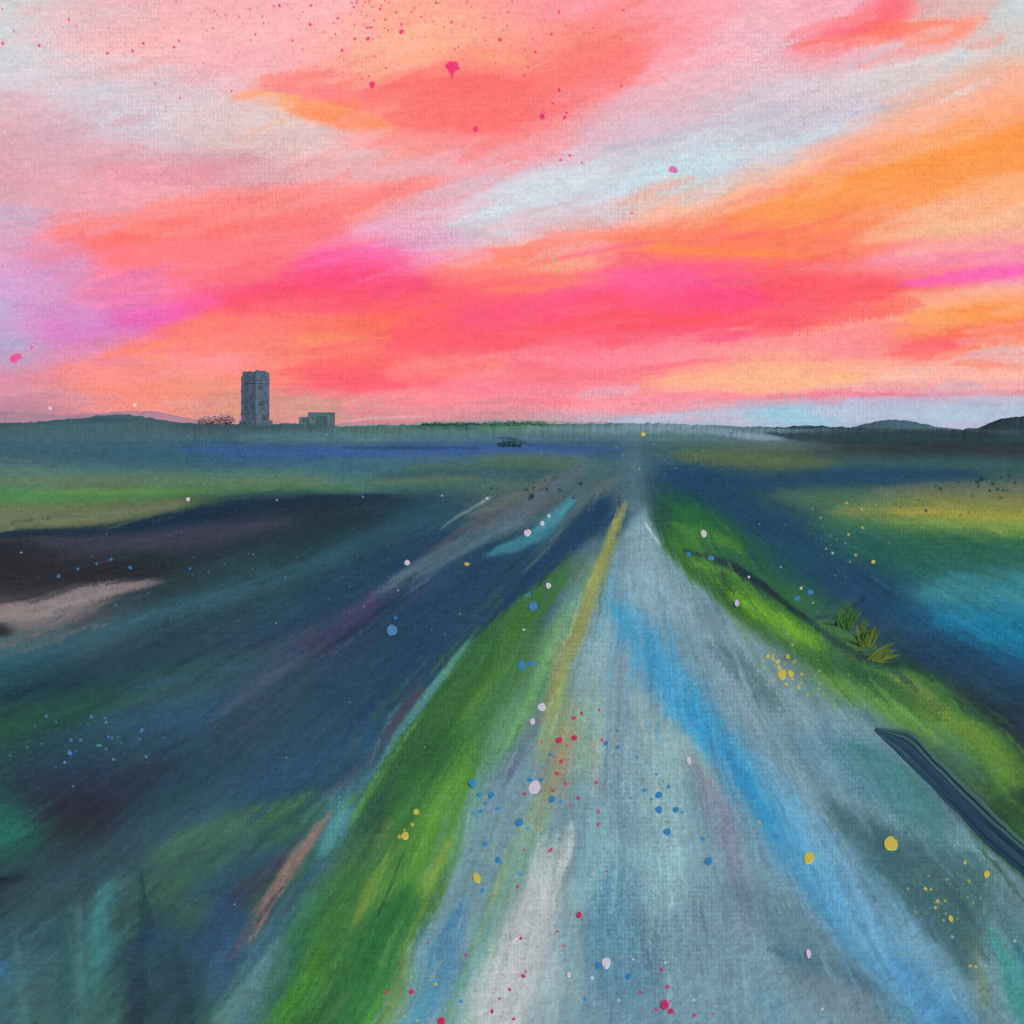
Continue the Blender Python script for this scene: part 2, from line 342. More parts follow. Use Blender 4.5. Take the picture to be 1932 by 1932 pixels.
    s('ff7a8c', .7, [3, 5, 4], [(800, 752), (1000, 728), (1200, 726)], f=.6)
    s('ff949e', .7, [5, 8, 5], [(1000, 758), (1150, 752), (1300, 750)], f=.8)
    s('ff5e6c', .85, [20, 32, 34, 20], [(520, 730), (600, 720), (690, 715), (790, 715)], f=.9)
    s('fb8488', .7, [14, 18, 14], [(780, 690), (860, 700), (960, 700)], f=.9, dry=.7)
    s('ff9866', .7, [10, 18, 12], [(540, 640), (620, 640), (720, 650)], f=1)
    s('ff8070', .7, [18, 24, 16], [(440, 620), (560, 600), (660, 600)], f=1)
    s('fcb088', .9, [6, 20, 28, 22, 12], [(1230, 720), (1360, 705), (1480, 695), (1600, 705), (1720, 712)], f=.7)
    s('fbbc84', .6, [6, 12, 8], [(1400, 715), (1500, 705), (1600, 712)], f=1)
    s('f3b4a4', .9, [8, 14, 14], [(1640, 712), (1790, 706), (1990, 702)], f=.6)
    s('e4a0a4', .8, [5, 8, 8], [(1620, 730), (1790, 725), (1990, 722)], f=.8)
    s('f0849a', .5, [8, 11, 9, 7, 5], [(1210, 752), (1330, 748), (1450, 744), (1700, 744), (1990, 740)], f=.6, dry=.9)
    s('e85878', .4, [2.5, 4, 4, 3, 3], [(1280, 746), (1430, 745), (1560, 745), (1700, 746), (1990, 738)], f=.6, dry=1)
    s('b8aac8', .85, [5, 9, 11, 10], [(1300, 775), (1500, 764), (1700, 760), (1990, 756)], f=.7)
    s('a8b4cc', .95, [8, 17, 22, 26, 28], [(1150, 800), (1300, 796), (1480, 788), (1700, 784), (1990, 780)], f=.5)
    s('8fc6da', .8, [6, 16, 14, 6], [(1400, 785), (1470, 780), (1520, 788), (1580, 800)], f=1)
    s('a4bccc', .7, [8, 14, 16], [(1750, 790), (1850, 780), (1990, 775)], f=.9)
    # left lilacs
    s('c79ccc', .8, [20, 44, 30], [(-40, 560), (80, 540), (150, 500)], f=1)
    s('d27cc4', .9, [20, 34, 30, 14], [(70, 630), (160, 610), (240, 600), (320, 580)], f=1)
    s('ee5cac', .85, [12, 20, 20, 10], [(220, 600), (280, 595), (350, 575), (420, 570)], f=1)
    s('b4aace', .8, [16, 24], [(-60, 540), (10, 590)], f=1)
    s('ff8068', .85, [6, 14, 18, 16], [(170, 680), (260, 650), (350, 620), (440, 600)], f=.8)
    s('fa8c7c', .8, [8, 18, 20, 12], [(110, 690), (220, 680), (320, 665), (420, 660)], f=.9)
    s('a8a4c6', .85, [20, 26, 14], [(-60, 640), (10, 655), (70, 670)], f=.9, dry=.6)
    s('f48878', .7, [14, 24, 22], [(140, 740), (240, 730), (340, 735)], f=1)
    s('fb8c90', .7, [12, 20, 16], [(300, 680), (400, 670), (500, 680)], f=1)
    s('f8806e', .8, [12, 18, 16], [(420, 730), (500, 715), (560, 700)], f=1)
    s('d898a8', .8, [10, 16, 12], [(-60, 735), (60, 742), (180, 752)], f=1)
    s('b88098', .8, [6, 12, 10], [(-60, 762), (60, 768), (160, 778)], f=1)
    s('e09c90', .8, [6, 10, 8], [(300, 762), (380, 765), (440, 770)], f=1)
    s('dca474', .75, [7, 9, 10], [(446, 708), (447, 745), (440, 790)], f=.9, warp=False)
    s('c8948a', .85, [14, 26, 24, 14], [(505, 770), (580, 762), (650, 770), (760, 782)], f=.7, dry=.7)
    s('c08c94', .8, [8, 15, 15, 12], [(640, 776), (780, 778), (920, 784), (1080, 790)], f=.9)
    s('d47080', .85, [3, 6, 4], [(640, 797), (710, 795), (800, 799)], f=.7)
    s('e0b8bc', .7, [1, 1.6, 1.5], [(640, 797), (700, 789), (800, 785)], f=.8, dry=0, warp=False)
    th = np.radians(-14) + (vnoise(SH, 200, 120, 301) - .5) * .5
    mx = .35 + .5 * sst(.3, .7, vnoise(SH, 60, 30, 302))[..., None]
    im = smear(im, np.cos(th), np.sin(th), 26, mx)
    for col_, a_, w_, p_ in [
        ('ff7c84', .7, [20, 34, 36, 24], [(190, 480), (320, 478), (450, 470), (570, 455)]),
        ('ff7880', .7, [14, 26, 26], [(480, 455), (570, 440), (660, 420)]),
        ('f2a0ac', .5, [30, 44, 40], [(150, 360), (280, 350), (420, 345)]),
        ('d898c4', .5, [20, 40, 40], [(40, 520), (100, 560), (170, 580)]),
        ('f088b0', .5, [20, 34, 30], [(120, 560), (230, 550), (340, 545)]),
        ('f490a0', .5, [18, 28, 24], [(240, 700), (360, 690), (470, 690)]),
        ('d2dae2', .8, [14, 32, 34, 24], [(840, 420), (920, 392), (1010, 358), (1120, 330)]),
        ('c6dae4', .75, [12, 24, 24], [(1130, 350), (1260, 322), (1400, 288)]),
        ('f9a2ac', .6, [30, 44, 40], [(1390, -10), (1310, 50), (1230, 120)]),
        ('f2a8b4', .5, [26, 34, 26], [(1440, 40), (1560, 30), (1660, 0)]),
        ('ff8c86', .8, [12, 26, 30, 26, 14], [(270, 392), (380, 388), (500, 385), (620, 380), (720, 368)]),
        ('ff8a84', .8, [10, 18, 18], [(95, 428), (180, 424), (300, 420)]),
        ('ff7c80', .6, [14, 24, 20], [(560, 395), (680, 375), (780, 350)]),
        ('ff8478', .7, [10, 18, 18, 10], [(490, 150), (580, 150), (660, 152), (720, 160)]),
        ('f0858c', .55, [8, 14, 10], [(500, 165), (600, 172), (690, 178)]),
        ('ff7a78', .7, [14, 24, 24, 12], [(1060, 170), (1120, 150), (1180, 130), (1225, 110)]),
        ('f58c90', .6, [10, 18, 14], [(930, 300), (1020, 282), (1110, 262)]),
        ('ff8478', .7, [12, 24, 26, 22], [(900, 485), (1000, 472), (1100, 462), (1210, 445)]),
        ('ffa08c', .6, [10, 16, 14], [(980, 505), (1080, 500), (1170, 490)]),
        ('ff5f68', .75, [14, 30, 30, 16], [(1390, 610), (1480, 605), (1580, 590), (1690, 570)]),
        ('ff6a66', .6, [8, 14, 8], [(1560, 600), (1650, 585), (1740, 570)]),
        ('ff7c70', .6, [10, 14, 12], [(1500, 95), (1590, 80), (1680, 70)]),
        ('ff8c74', .6, [14, 20, 20], [(1700, 60), (1770, 58), (1850, 52)]),
        ('f49ab0', .5, [10, 14, 14], [(1640, 490), (1780, 486), (1960, 478)]),
        ('e090a0', .5, [18, 24, 20], [(200, 325), (320, 328), (470, 320)]),
        ('fcb490', .5, [10, 16, 12], [(1240, 735), (1360, 728), (1500, 728)]),
        ('f49090', .5, [12, 18, 14], [(640, 760), (760, 752), (900, 748)]),
        ('ff9080', .45, [20, 26, 20], [(720, 700), (840, 690), (960, 690)])]:
        s(col_, a_, w_, p_, f=.8, dry=1.0, br=.2)
    touches(im, 1150, (-20, -20, 1960, 800), lambda x, y: math.radians(-17 if (y < 420 and x > 500) else -9 if y < 560 else -4), 5, length=(60, 190), width=(4, 16), off=26, a=(.2, .5), gain=.025)
    for col_, a_, w_, p_ in [
        ('ff5c70', .45, [20, 40, 44, 40, 24], [(440, 570), (700, 560), (980, 600), (1260, 600), (1560, 570)]),
        ('ff6478', .4, [14, 26, 30, 20], [(560, 660), (800, 650), (1040, 650), (1260, 640)]),
        ('b0c4d6', .6, [6, 13, 16, 16], [(1180, 795), (1360, 786), (1560, 780), (1940, 774)]),
        ('94cadc', .6, [5, 12, 10, 4], [(1400, 784), (1465, 778), (1520, 786), (1560, 795)])]:
        s(col_, a_, w_, p_, f=1, dry=.6, br=.25)
    im = np.clip((im - .5) * 1.02 + .52, 0, 1)
    # pink spatter
    r = np.random.default_rng(11); L = []; C = []
    for _ in range(900):
        x = r.normal(760, 260) if r.random() < .7 else r.uniform(-20, 1000)
        y = abs(r.normal(20, 75)) + 0
        if x > 1280 or y > 280 or x < -80: continue
        L.append((x, y, min(.4 + r.exponential(.5), 2.6))); C.append(['e83a78', 'd84a80', 'f04070', 'd8406c'][r.integers(4)])
    for x, y, rr in [(757, 60, 4.5), (694, 73, 3.6), (585, 46, 3), (645, 95, 3), (1055, 170, 3.4), (943, 75, 3.4), (1040, 65, 2.6), (1043, 195, 2.4), (1069, 213, 2.6), (1165, 225, 0.1),
                     (1075, 293, 2.6), (1058, 302, 2.3), (1098, 307, 2), (1192, 402, 2.2), (1172, 162, 2.2), (130, 37, 2.6), (250, 96, 2.4), (702, 160, 6), (897, 244, 5), (1023, 220, 5), (1065, 222, 3.5),
                     (853, 145, 3), (1010, 98, 2.5), (94, 770, 2.6), (5, 82, 3), (74, 86, 2.8)]:
        L.append((x, y, rr)); C.append('f03a74' if y < 420 else 'f0e0e8')
    L += [(1270, 320, 7.5), (1046, 493, 3.2), (1053, 512, 3)]; C += ['d878b8', 'a8c050', 'a8c050']
    for x, y, rr in [(853, 127, 10), (846, 124, 6), (860, 121, 5), (864, 129, 3.5), (853, 137, 5), (28, 676, 9), (35, 673, 6), (60, 655, 3)]:
        L.append((x, y, rr)); C.append('f23e78' if x > 100 else 'ee5c98')
    for x, y, rr in [(254, 764, 3.2), (95, 770, 2.4), (302, 784, 3.4)]:
        L.append((x, y, rr)); C.append('f2dfe6')
    dots(im, L, C)
    return finish(im, .082, 5, 12)

def smear(im, dx, dy, L, mix, n=9):
    """drag the wet colour along the direction of the brush"""
    acc = np.zeros_like(im); tw_ = 0
    for k in np.linspace(-1, 1, n):
        w = 1 - .6 * abs(k)
        a = np.clip(yy + dy * L * k * SC, 0, RES - 1).astype(np.int32); b = np.clip(xx + dx * L * k * SC, 0, RES - 1).astype(np.int32)
        acc += im[a, b] * w; tw_ += w
    return im * (1 - mix) + acc / tw_ * mix

def touches(im, n, area, ang, seed, length=(30, 110), width=(2, 7), off=22, a=(.25, .6), gain=.05):
    """many small dry touches of the brush, each loaded with colour picked up beside its path"""
    r = np.random.default_rng(seed)
    src = im.copy()
    for _ in range(n):
        x = r.uniform(area[0], area[2]); y = r.uniform(area[1], area[3])
        t = ang(x, y) + r.normal(0, .06); L = r.uniform(*length); w = r.uniform(*width)
        sc_ = np.clip((y - 790) / 320, .12, 1) if y > 805 else 1.0
        L *= sc_; w = max(w * sc_, 1.2)
        o = r.normal(0, off) * sc_; px = x - math.sin(t) * o + r.normal(0, off); py = y + math.cos(t) * o
        b = int(np.clip((px - U0) * SC, 0, RES - 1)); a_ = int(np.clip((py - U0) * SC, 0, RES - 1))
        c = np.clip(src[a_, b] * (1 + r.normal(0, gain)), 0, 1)
        bend = r.normal(0, .05); P = [(x + math.cos(t + bend * k) * L * k, y + math.sin(t + bend * k) * L * k) for k in (-.5, 0, .5)]
        st(im, c, r.uniform(*a), [w * .4, w, w * .5], P, f=r.uniform(.3, .9), dry=r.uniform(.4, 1), br=.5)

def finish(im, k, s1, s2):
    n1 = vnoise(SH, 2.0, 2.0, 40 + s1); n2 = vnoise(SH, 14, 5, 41 + s1); n3 = vnoise(SH, 70, 30, 42 + s1)
    patch = sst(.35, .8, vnoise(SH, 90, 70, 45 + s1))
    v = 1 + k * ((TOOTH - .5) * (1.0 + .9 * patch) + (n1 - .5) * .9 + (n2 - .5) * .5 + (n3 - .5) * .4)
    return np.clip(im * v[..., None], 0, 1)

def paint_land():
    global SOFT
    SOFT = .84
    im = base(LAND, COLS)
    s = lambda *a, **k: st(im, *a, **k)
    # far left fields and ridge
    s('3f5a64', .8, [14, 24, 24, 16], [(-60, 808), (120, 806), (260, 800), (400, 806)], f=.8)
    s('334f5c', .7, [3, 5, 4, 3], [(-60, 804), (80, 798), (200, 790), (330, 792)], f=.9)
    s('3a4a54', .8, [10, 14, 12], [(330, 806), (480, 806), (620, 808)], f=1)
    s('4c7078', .8, [8, 14, 14, 8], [(440, 828), (560, 826), (660, 826), (760, 820)], f=.9, dry=.7)
    s('4a6a54', .7, [5, 8, 6], [(640, 808), (760, 806), (880, 806)], f=1)
    s('2c5c50', .85, [4, 7, 8, 5], [(780, 801), (880, 802), (960, 803), (1060, 806)], f=.8, dry=.6)
    s('5a8a60', .6, [5, 8, 5], [(900, 808), (980, 806), (1060, 808)], f=1, dry=.9)
    s('6c8c98', .7, [6, 10, 7], [(980, 812), (1120, 812), (1260, 812)], f=.9, dry=.9)
    s('4c666c', .6, [10, 16, 14], [(700, 822), (900, 824), (1100, 826)], f=1)
    s('355a90', .95, [6, 12, 13, 12, 12, 7], [(340, 852), (470, 852), (640, 848), (800, 848), (980, 850), (1120, 856)], f=.8)
    s('3c5c9c', .7, [3, 5, 6, 4], [(560, 850), (760, 850), (960, 852), (1080, 856)], f=.9)
    s('2a4468', .7, [1.5, 3, 2], [(640, 838), (760, 842), (900, 846)], f=.8)
    s('2c3c44', .85, [1.2, 2.6, 1.6, 1], [(938, 826), (965, 827), (985, 834), (1005, 841)], f=.5, warp=False)
    s('3a6478', .7, [10, 14, 12], [(-60, 850), (150, 846), (330, 850)], f=1)
    s('446c7c', .7, [6, 9, 8], [(600, 868), (760, 864), (920, 864)], f=1)
    s('5c7864', .7, [8, 12, 10], [(900, 868), (1020, 868), (1120, 872)], f=1)
    s('4c6854', .8, [8, 14, 10], [(760, 886), (940, 880), (1100, 884)], f=1)
    s('2f5266', .7, [8, 12, 9], [(700, 900), (880, 896), (1040, 896)], f=1)
    s('567a66', .7, [14, 16, 12], [(-60, 892), (300, 900), (620, 898)], f=1)
    s('62785c', .7, [10, 14, 10], [(-60, 912), (300, 912), (640, 912)], f=1)
    s('6e7c50', .5, [5, 8, 4], [(700, 908), (800, 905), (900, 904)], f=1)
    s('4c8450', .8, [14, 15, 12, 10, 5], [(-70, 940), (90, 938), (200, 936), (300, 932), (400, 926)], f=.75)
    s('66904a', .6, [4, 6, 5, 3], [(60, 930), (180, 930), (290, 928), (380, 926)], f=.9, dry=.7)
    s('4c7c4c', .7, [6, 8, 5], [(380, 925), (520, 922), (680, 920)], f=1)
    s('6a7258', .95, [24, 22, 16, 8], [(-70, 978), (100, 974), (240, 962), (360, 950)], f=.6)
    s('5c6a4c', .6, [6, 6, 4], [(-70, 960), (160, 956), (330, 944)], f=1)
    s('1c3048', .97, [7, 9, 15, 20, 16, 8], [(-70, 1012), (110, 1006), (300, 990), (440, 970), (600, 948), (730, 936)], f=.55)
    s('28363f', .8, [10, 18, 16, 10], [(400, 985), (540, 965), (660, 950), (780, 945)], f=1)
    s('3e4052', .95, [10, 20, 24, 18, 8], [(60, 1024), (180, 1030), (310, 1022), (430, 1006), (560, 985)], f=.7)
    s('2a2a30', .9, [40, 44, 40, 20], [(-70, 1080), (60, 1070), (200, 1075), (330, 1065)], f=.9)
    s('26343c', .9, [8, 14, 24, 40, 40], [(200, 1050), (330, 1062), (460, 1050), (600, 1010), (740, 990)], f=.9)
    s('25404a', .8, [24, 40, 36], [(380, 1090), (540, 1060), (700, 1020)], f=1)
    s('2c5568', .9, [14, 26, 28, 16], [(560, 1080), (680, 1030), (780, 990), (880, 960)], f=1)
    s('2f5e70', .9, [14, 22, 24, 22, 14], [(-60, 1260), (140, 1215), (330, 1155), (520, 1090), (680, 1040)], f=.9)
    s('8e7e80', .95, [18, 20, 22, 12, 5], [(-60, 1158), (40, 1150), (140, 1130), (220, 1114), (300, 1098)], f=.6, dry=.6)
    s('7e7676', .85, [16, 18, 10], [(20, 1180), (110, 1165), (180, 1145)], f=.7, dry=.7)
    s('567078', .85, [14, 18, 10], [(-20, 1225), (60, 1205), (140, 1180)], f=.8)
    s('2a2c2c', .9, [10, 12, 8], [(-60, 1190), (0, 1188), (14, 1190)], f=.6)
    s('1f3644', .9, [10, 20, 24, 22, 12], [(-60, 1330), (130, 1280), (330, 1215), (490, 1150), (620, 1100)], f=.9)
    s('203c5c', .95, [12, 26, 32, 30, 16], [(430, 1215), (570, 1145), (700, 1080), (820, 1030), (920, 990)], f=.9)
    s('28523f', .9, [34, 30, 26, 12], [(-60, 1390), (120, 1345), (300, 1290), (450, 1255)], f=1)
    s('2a6450', .5, [8, 14, 8], [(360, 1275), (440, 1262), (510, 1245)], f=1)
    s('2c5080', .85, [6, 14, 14, 8], [(240, 1295), (380, 1280), (480, 1250), (570, 1200)], f=.9, dry=.6)
    s('2a4f70', .85, [14, 26, 22], [(160, 1380), (290, 1345), (420, 1310)], f=1, dry=.6)
    s('3f4a50', .6, [8, 14, 8], [(480, 1240), (560, 1205), (640, 1170)], f=1)
    # wide dark blue field beside the verge
    s('27445e', .9, [50, 80, 90, 60, 30], [(460, 1500), (640, 1340), (800, 1210), (930, 1100), (1040, 1000)], f=.8)
    s('264a68', .8, [24, 40, 36], [(330, 1560), (520, 1470), (720, 1370)], f=1)
    s('2a5a78', .8, [14, 28, 26, 14], [(520, 1480), (630, 1440), (740, 1370), (820, 1280)], f=1)
    s('224060', .6, [14, 22, 18], [(560, 1390), (700, 1290), (850, 1180)], f=1)
    # purple and grey farm track
    s('20363f', .8, [8, 12, 10, 6], [(380, 1370), (520, 1290), (640, 1200), (760, 1130)], f=.9)
    s('463e62', .75, [10, 16, 20, 22, 16, 10], [(400, 1350), (500, 1275), (600, 1205), (690, 1150), (760, 1095), (800, 1065)], f=.75)
    s('58455a', .65, [8, 12, 12, 6], [(410, 1345), (480, 1305), (560, 1258), (620, 1215)], f=.9)
    s('34405a', .7, [12, 16, 12], [(520, 1330), (620, 1260), (720, 1190)], f=1)
    s('5a4a70', .7, [6, 10, 8], [(640, 1165), (710, 1120), (780, 1080)], f=.9)
    s('546674', .97, [8, 16, 22, 24, 20, 12, 6], [(720, 1115), (800, 1065), (870, 1020), (930, 985), (990, 945), (1050, 910), (1110, 880)], f=.45)
    s('4c4e54', .85, [3, 7, 9, 6], [(800, 1040), (900, 985), (980, 935), (1050, 900)], f=.8)
    s('64766e', .75, [3, 8, 8, 4], [(880, 970), (930, 955), (990, 930), (1040, 900)], f=.8)
    s('7c9494', .8, [1, 2, 2.4, 1], [(830, 995), (870, 970), (905, 950), (922, 938)], f=.7)
    s('6c8088', .6, [3, 7, 5], [(830, 1060), (900, 1025), (980, 975)], f=.9, dry=.9)
    s('22344a', .85, [4, 7, 6, 4], [(700, 1160), (800, 1095), (900, 1040), (1010, 985)], f=.9, dry=.8)
    s('284462', .9, [26, 34, 24], [(760, 1160), (860, 1090), (940, 1050)], f=.9)
    s('3c8294', .95, [4, 12, 16, 13, 4], [(920, 1045), (975, 1022), (1020, 995), (1055, 968), (1082, 942)], f=.6)
    s('52a0b0', .6, [3, 7, 4], [(1000, 1000), (1040, 975), (1072, 952)], f=.9)
    s('22425e', .8, [5, 9, 8], [(1000, 1060), (1040, 1025), (1070, 985)], f=.9)
    s('506468', .95, [2, 6, 10, 14, 14, 8], [(985, 1085), (1020, 1045), (1060, 1000), (1100, 955), (1140, 920), (1180, 895)], f=.5)
    s('20405e', .97, [6, 18, 24, 22, 10], [(980, 1110), (1030, 1060), (1075, 1015), (1120, 975), (1155, 940)], f=.6)
    # right hand fields
    s('2b3b43', .97, [8, 26], [(1860, 800), (1990, 796)], f=.9)
    s('2a3c44', .95, [3, 10, 18, 24, 28], [(1440, 814), (1580, 824), (1700, 824), (1840, 822), (1990, 826)], f=.6)
    s('33383a', .8, [6, 9, 9], [(1580, 845), (1760, 848), (1990, 852)], f=1)
    s('4c5c60', .6, [2, 3, 3], [(1620, 806), (1760, 812), (1990, 818)], f=1)
    s('6f8a9a', .95, [4, 9, 8, 6, 2], [(1180, 804), (1280, 812), (1370, 818), (1440, 821), (1476, 822)], f=.4)
    s('4a6a74', .7, [4, 8, 5], [(1100, 820), (1240, 828), (1400, 832)], f=1)
    s('22323e', .8, [1, 2, 1.6, 1], [(1400, 800), (1520, 801), (1640, 806), (1760, 802)], f=.7)
    s('5c6e48', .95, [8, 15, 14, 8], [(1270, 866), (1370, 866), (1480, 868), (1580, 872)], f=.9)
    s('3a6460', .6, [8, 12, 12], [(1560, 878), (1760, 878), (1990, 884)], f=1)
    s('234668', .95, [10, 19, 19, 16, 8], [(1240, 894), (1380, 898), (1540, 896), (1700, 896), (1860, 902)], f=.9)
    s('4c6e58', .9, [8, 20, 26, 22], [(1440, 930), (1520, 930), (1620, 945), (1740, 950)], f=1)
    s('6c7062', .8, [8, 14, 14], [(1640, 930), (1800, 925), (1990, 920)], f=1)
    s('82884a', .95, [8, 20, 26, 26], [(1560, 965), (1700, 962), (1840, 965), (1990, 965)], f=1)
    s('a89c40', .85, [4, 10, 12], [(1680, 966), (1820, 972), (1990, 976)], f=1)
    s('7ea048', .85, [4, 9, 10], [(1680, 985), (1820, 992), (1990, 996)], f=1)
    s('2c6250', .9, [20, 36, 36], [(1540, 1040), (1720, 1042), (1990, 1046)], f=1)
    s('2c6060', .8, [14, 24, 24], [(1640, 1080), (1800, 1085), (1990, 1090)], f=1)
    s('3c8894', .9, [16, 30, 34], [(1700, 1130), (1830, 1125), (1990, 1120)], f=1)
    s('1a7ca4', .97, [14, 34, 50, 56], [(1700, 1150), (1790, 1180), (1880, 1205), (1990, 1230)], f=.9)
    s('1c4e70', .85, [6, 14], [(1900, 1168), (1990, 1178)], f=.9)
    s('2a5c4c', .9, [14, 30, 40, 44, 34], [(1250, 930), (1330, 985), (1420, 1050), (1510, 1110), (1590, 1160)], f=.85)
    s('2c6a38', .9, [10, 24, 24, 10], [(1262, 950), (1310, 975), (1370, 1010), (1430, 1050)], f=.9)
    s('4c8438', .9, [4, 12, 12, 4], [(1265, 985), (1310, 1005), (1360, 1018), (1400, 1040)], f=.9)
    s('386c40', .7, [6, 12, 14, 8], [(1380, 1045), (1440, 1075), (1500, 1120), (1560, 1150)], f=1)
    s('224566', .97, [10, 30, 42, 40, 44, 46, 44], [(1250, 890), (1360, 935), (1460, 1000), (1560, 1075), (1680, 1150), (1800, 1215), (1990, 1290)], f=.8)
    s('243c54', .9, [14, 36, 50, 60], [(1600, 1150), (1700, 1225), (1820, 1290), (1990, 1370)], f=.9)
    s('262f3c', .9, [14, 34, 50], [(1740, 1280), (1850, 1350), (1990, 1450)], f=.9)
    s('2c4048', .8, [20, 30], [(1800, 1370), (1960, 1420)], f=1)
    # right verge
    s('3c7038', .97, [6, 16, 28, 38, 40, 48, 52, 56, 50, 46], [(1240, 1020), (1290, 1065), (1370, 1115), (1450, 1165), (1540, 1215), (1640, 1270), (1740, 1330), (1830, 1400), (1900, 1470), (1960, 1560)], f=.3, dry=.5)
    s('609a2c', .9, [5, 12, 22, 24, 20, 8], [(1330, 1080), (1390, 1115), (1430, 1150), (1480, 1180), (1530, 1205), (1580, 1235)], f=.85, dry=.5)
    s('5c9430', .8, [4, 10, 12], [(1290, 1060), (1340, 1070), (1400, 1090)], f=.8, dry=.7)
    s('5c8c34', .8, [8, 16, 18], [(1540, 1165), (1580, 1190), (1640, 1240)], f=.8, dry=.6)
    s('346440', .8, [8, 16, 16, 8], [(1520, 1215), (1570, 1240), (1630, 1280), (1680, 1310)], f=1)
    s('60984c', .9, [8, 20, 26, 26, 14], [(1560, 1280), (1640, 1305), (1720, 1345), (1800, 1395), (1850, 1430)], f=.8, dry=.5)
    s('6ea030', .6, [4, 8, 5], [(1620, 1250), (1680, 1270), (1730, 1300)], f=.9, dry=.9)
    s('7c8848', .8, [6, 16, 14], [(1670, 1270), (1720, 1295), (1780, 1330)], f=1, dry=.6)
    s('869838', .75, [6, 14, 14, 6], [(1720, 1320), (1780, 1345), (1830, 1375), (1870, 1420)], f=1)
    s('4a6c64', .9, [8, 26, 26, 12], [(1740, 1370), (1790, 1410), (1850, 1480), (1890, 1530)], f=.9)
    s('5c8038', .9, [10, 26, 30, 20], [(1800, 1360), (1860, 1400), (1900, 1460), (1925, 1540)], f=.7)
    s('46683c', .7, [14, 24], [(1850, 1480), (1920, 1510)], f=1, dry=.7)
    s('2a4038', .95, [20, 28, 30], [(1850, 1570), (1900, 1530), (1990, 1500)], f=.4)
    s('2c5436', .95, [8, 22, 34], [(1810, 1570), (1880, 1600), (1990, 1680)], f=.5)
    s('25363f', .97, [3, 6, 8, 9, 8, 7, 6, 3], [(1290, 1040), (1330, 1048), (1380, 1068), (1430, 1100), (1465, 1130), (1495, 1152), (1520, 1166), (1560, 1164)], f=.35, dry=.3, warp=False)
    s('2a3c44', .9, [2, 3, 3, 1.5], [(1510, 1163), (1550, 1166), (1590, 1150), (1622, 1128)], f=.5, dry=.3, warp=False)
    s('26403a', .9, [3, 12, 14, 8], [(1612, 1232), (1650, 1238), (1690, 1250), (1740, 1262)], f=.5)
    s('4f6c34', .9, [14, 24, 10], [(1580, 1220), (1625, 1225), (1680, 1238)], f=.9)
    s('4c7c38', .9, [8, 14, 5], [(1560, 1200), (1590, 1170), (1606, 1136)], f=.6, dry=.6)
    s('6a7c38', .85, [5, 9, 5], [(1620, 1220), (1628, 1190), (1640, 1168)], f=.7, dry=.6)
    s('4a7a9a', .3, [2, 2], [(1850, 1300), (1932, 1330)], f=1)
    # road
    s('506e7e', .95, [14, 20, 28, 34], [(1200, 832), (1196, 880), (1196, 940), (1196, 1000)], f=.95)  # smoky haze at the far end, put into the land colour
    poly(im, '7092a0', .97, [(1186, 985), (1215, 960), (1250, 1036), (1300, 1090), (1380, 1160), (1440, 1225), (1520, 1290), (1620, 1350), (1690, 1400), (1780, 1500), (1860, 1595), (1960, 1690), (2042, 1800), (2042, 2042), (640, 2042), (730, 1930), (860, 1640), (940, 1450), (1040, 1280), (1110, 1140), (1150, 1040)], f=9)
    s('7899a8', .85, [18, 34, 44, 50, 50], [(1205, 960), (1200, 1080), (1180, 1220), (1160, 1360), (1140, 1500)], f=.9)
    s('7c9cae', .7, [10, 20, 22, 14], [(1215, 990), (1240, 1090), (1290, 1170), (1360, 1240)], f=1)
    s('4a96ba', .6, [8, 14, 14], [(1160, 1080), (1140, 1160), (1120, 1230)], f=1)
    s('6c848e', .8, [14, 34, 40, 40], [(1290, 1120), (1380, 1220), (1480, 1320), (1570, 1420)], f=1)
    s('56707a', .85, [6, 14, 16, 8], [(1340, 1190), (1400, 1260), (1450, 1310), (1490, 1350)], f=1)
    s('8aa2b2', .8, [4, 9, 14, 8], [(1330, 1190), (1360, 1250), (1400, 1320), (1450, 1380)], f=.9)
    s('5c7c74', .6, [8, 16, 12], [(1430, 1230), (1490, 1290), (1560, 1340)], f=1, dry=.8)
    s('5c8ca4', .9, [24, 50, 50, 30], [(1480, 1340), (1560, 1410), (1640, 1460), (1720, 1540)], f=.9)
    s('3c7a7c', .85, [10, 24, 34, 20], [(1590, 1390), (1660, 1440), (1730, 1500), (1790, 1560)], f=.9)
    s('3c7c60', .5, [6, 14, 8], [(1700, 1450), (1740, 1490), (1770, 1530)], f=1)
    s('90b0b0', .85, [10, 20, 30, 30], [(1150, 1120), (1125, 1220), (1110, 1340), (1110, 1460)], f=1)
    s('98b0ac', .65, [20, 44, 50, 34], [(1200, 1320), (1240, 1380), (1260, 1440), (1240, 1520)], f=1, dry=.6)
    s('748aa0', .7, [5, 10, 14, 12], [(1160, 1180), (1170, 1280), (1170, 1380), (1160, 1460)], f=1)
    s('6a9cb8', .7, [14, 26, 20], [(1170, 1100), (1210, 1200), (1260, 1280)], f=1)
    s('3f94c0', .92, [6, 28, 36, 38, 42, 42, 36, 30], [(1140, 1120), (1190, 1190), (1250, 1270), (1320, 1360), (1400, 1460), (1470, 1560), (1540, 1660), (1600, 1740)], f=.75)
    s('2a8cc4', .8, [10, 20, 26, 26, 14], [(1200, 1210), (1260, 1290), (1330, 1390), (1420, 1500), (1500, 1600)], f=.9)
    s('52a8d4', .6, [6, 12, 12], [(1230, 1280), (1300, 1380), (1350, 1450)], f=1)
    s('5a98be', .9, [24, 40, 50, 54, 50], [(1500, 1610), (1590, 1720), (1680, 1820), (1760, 1900), (1860, 2030)], f=.9)
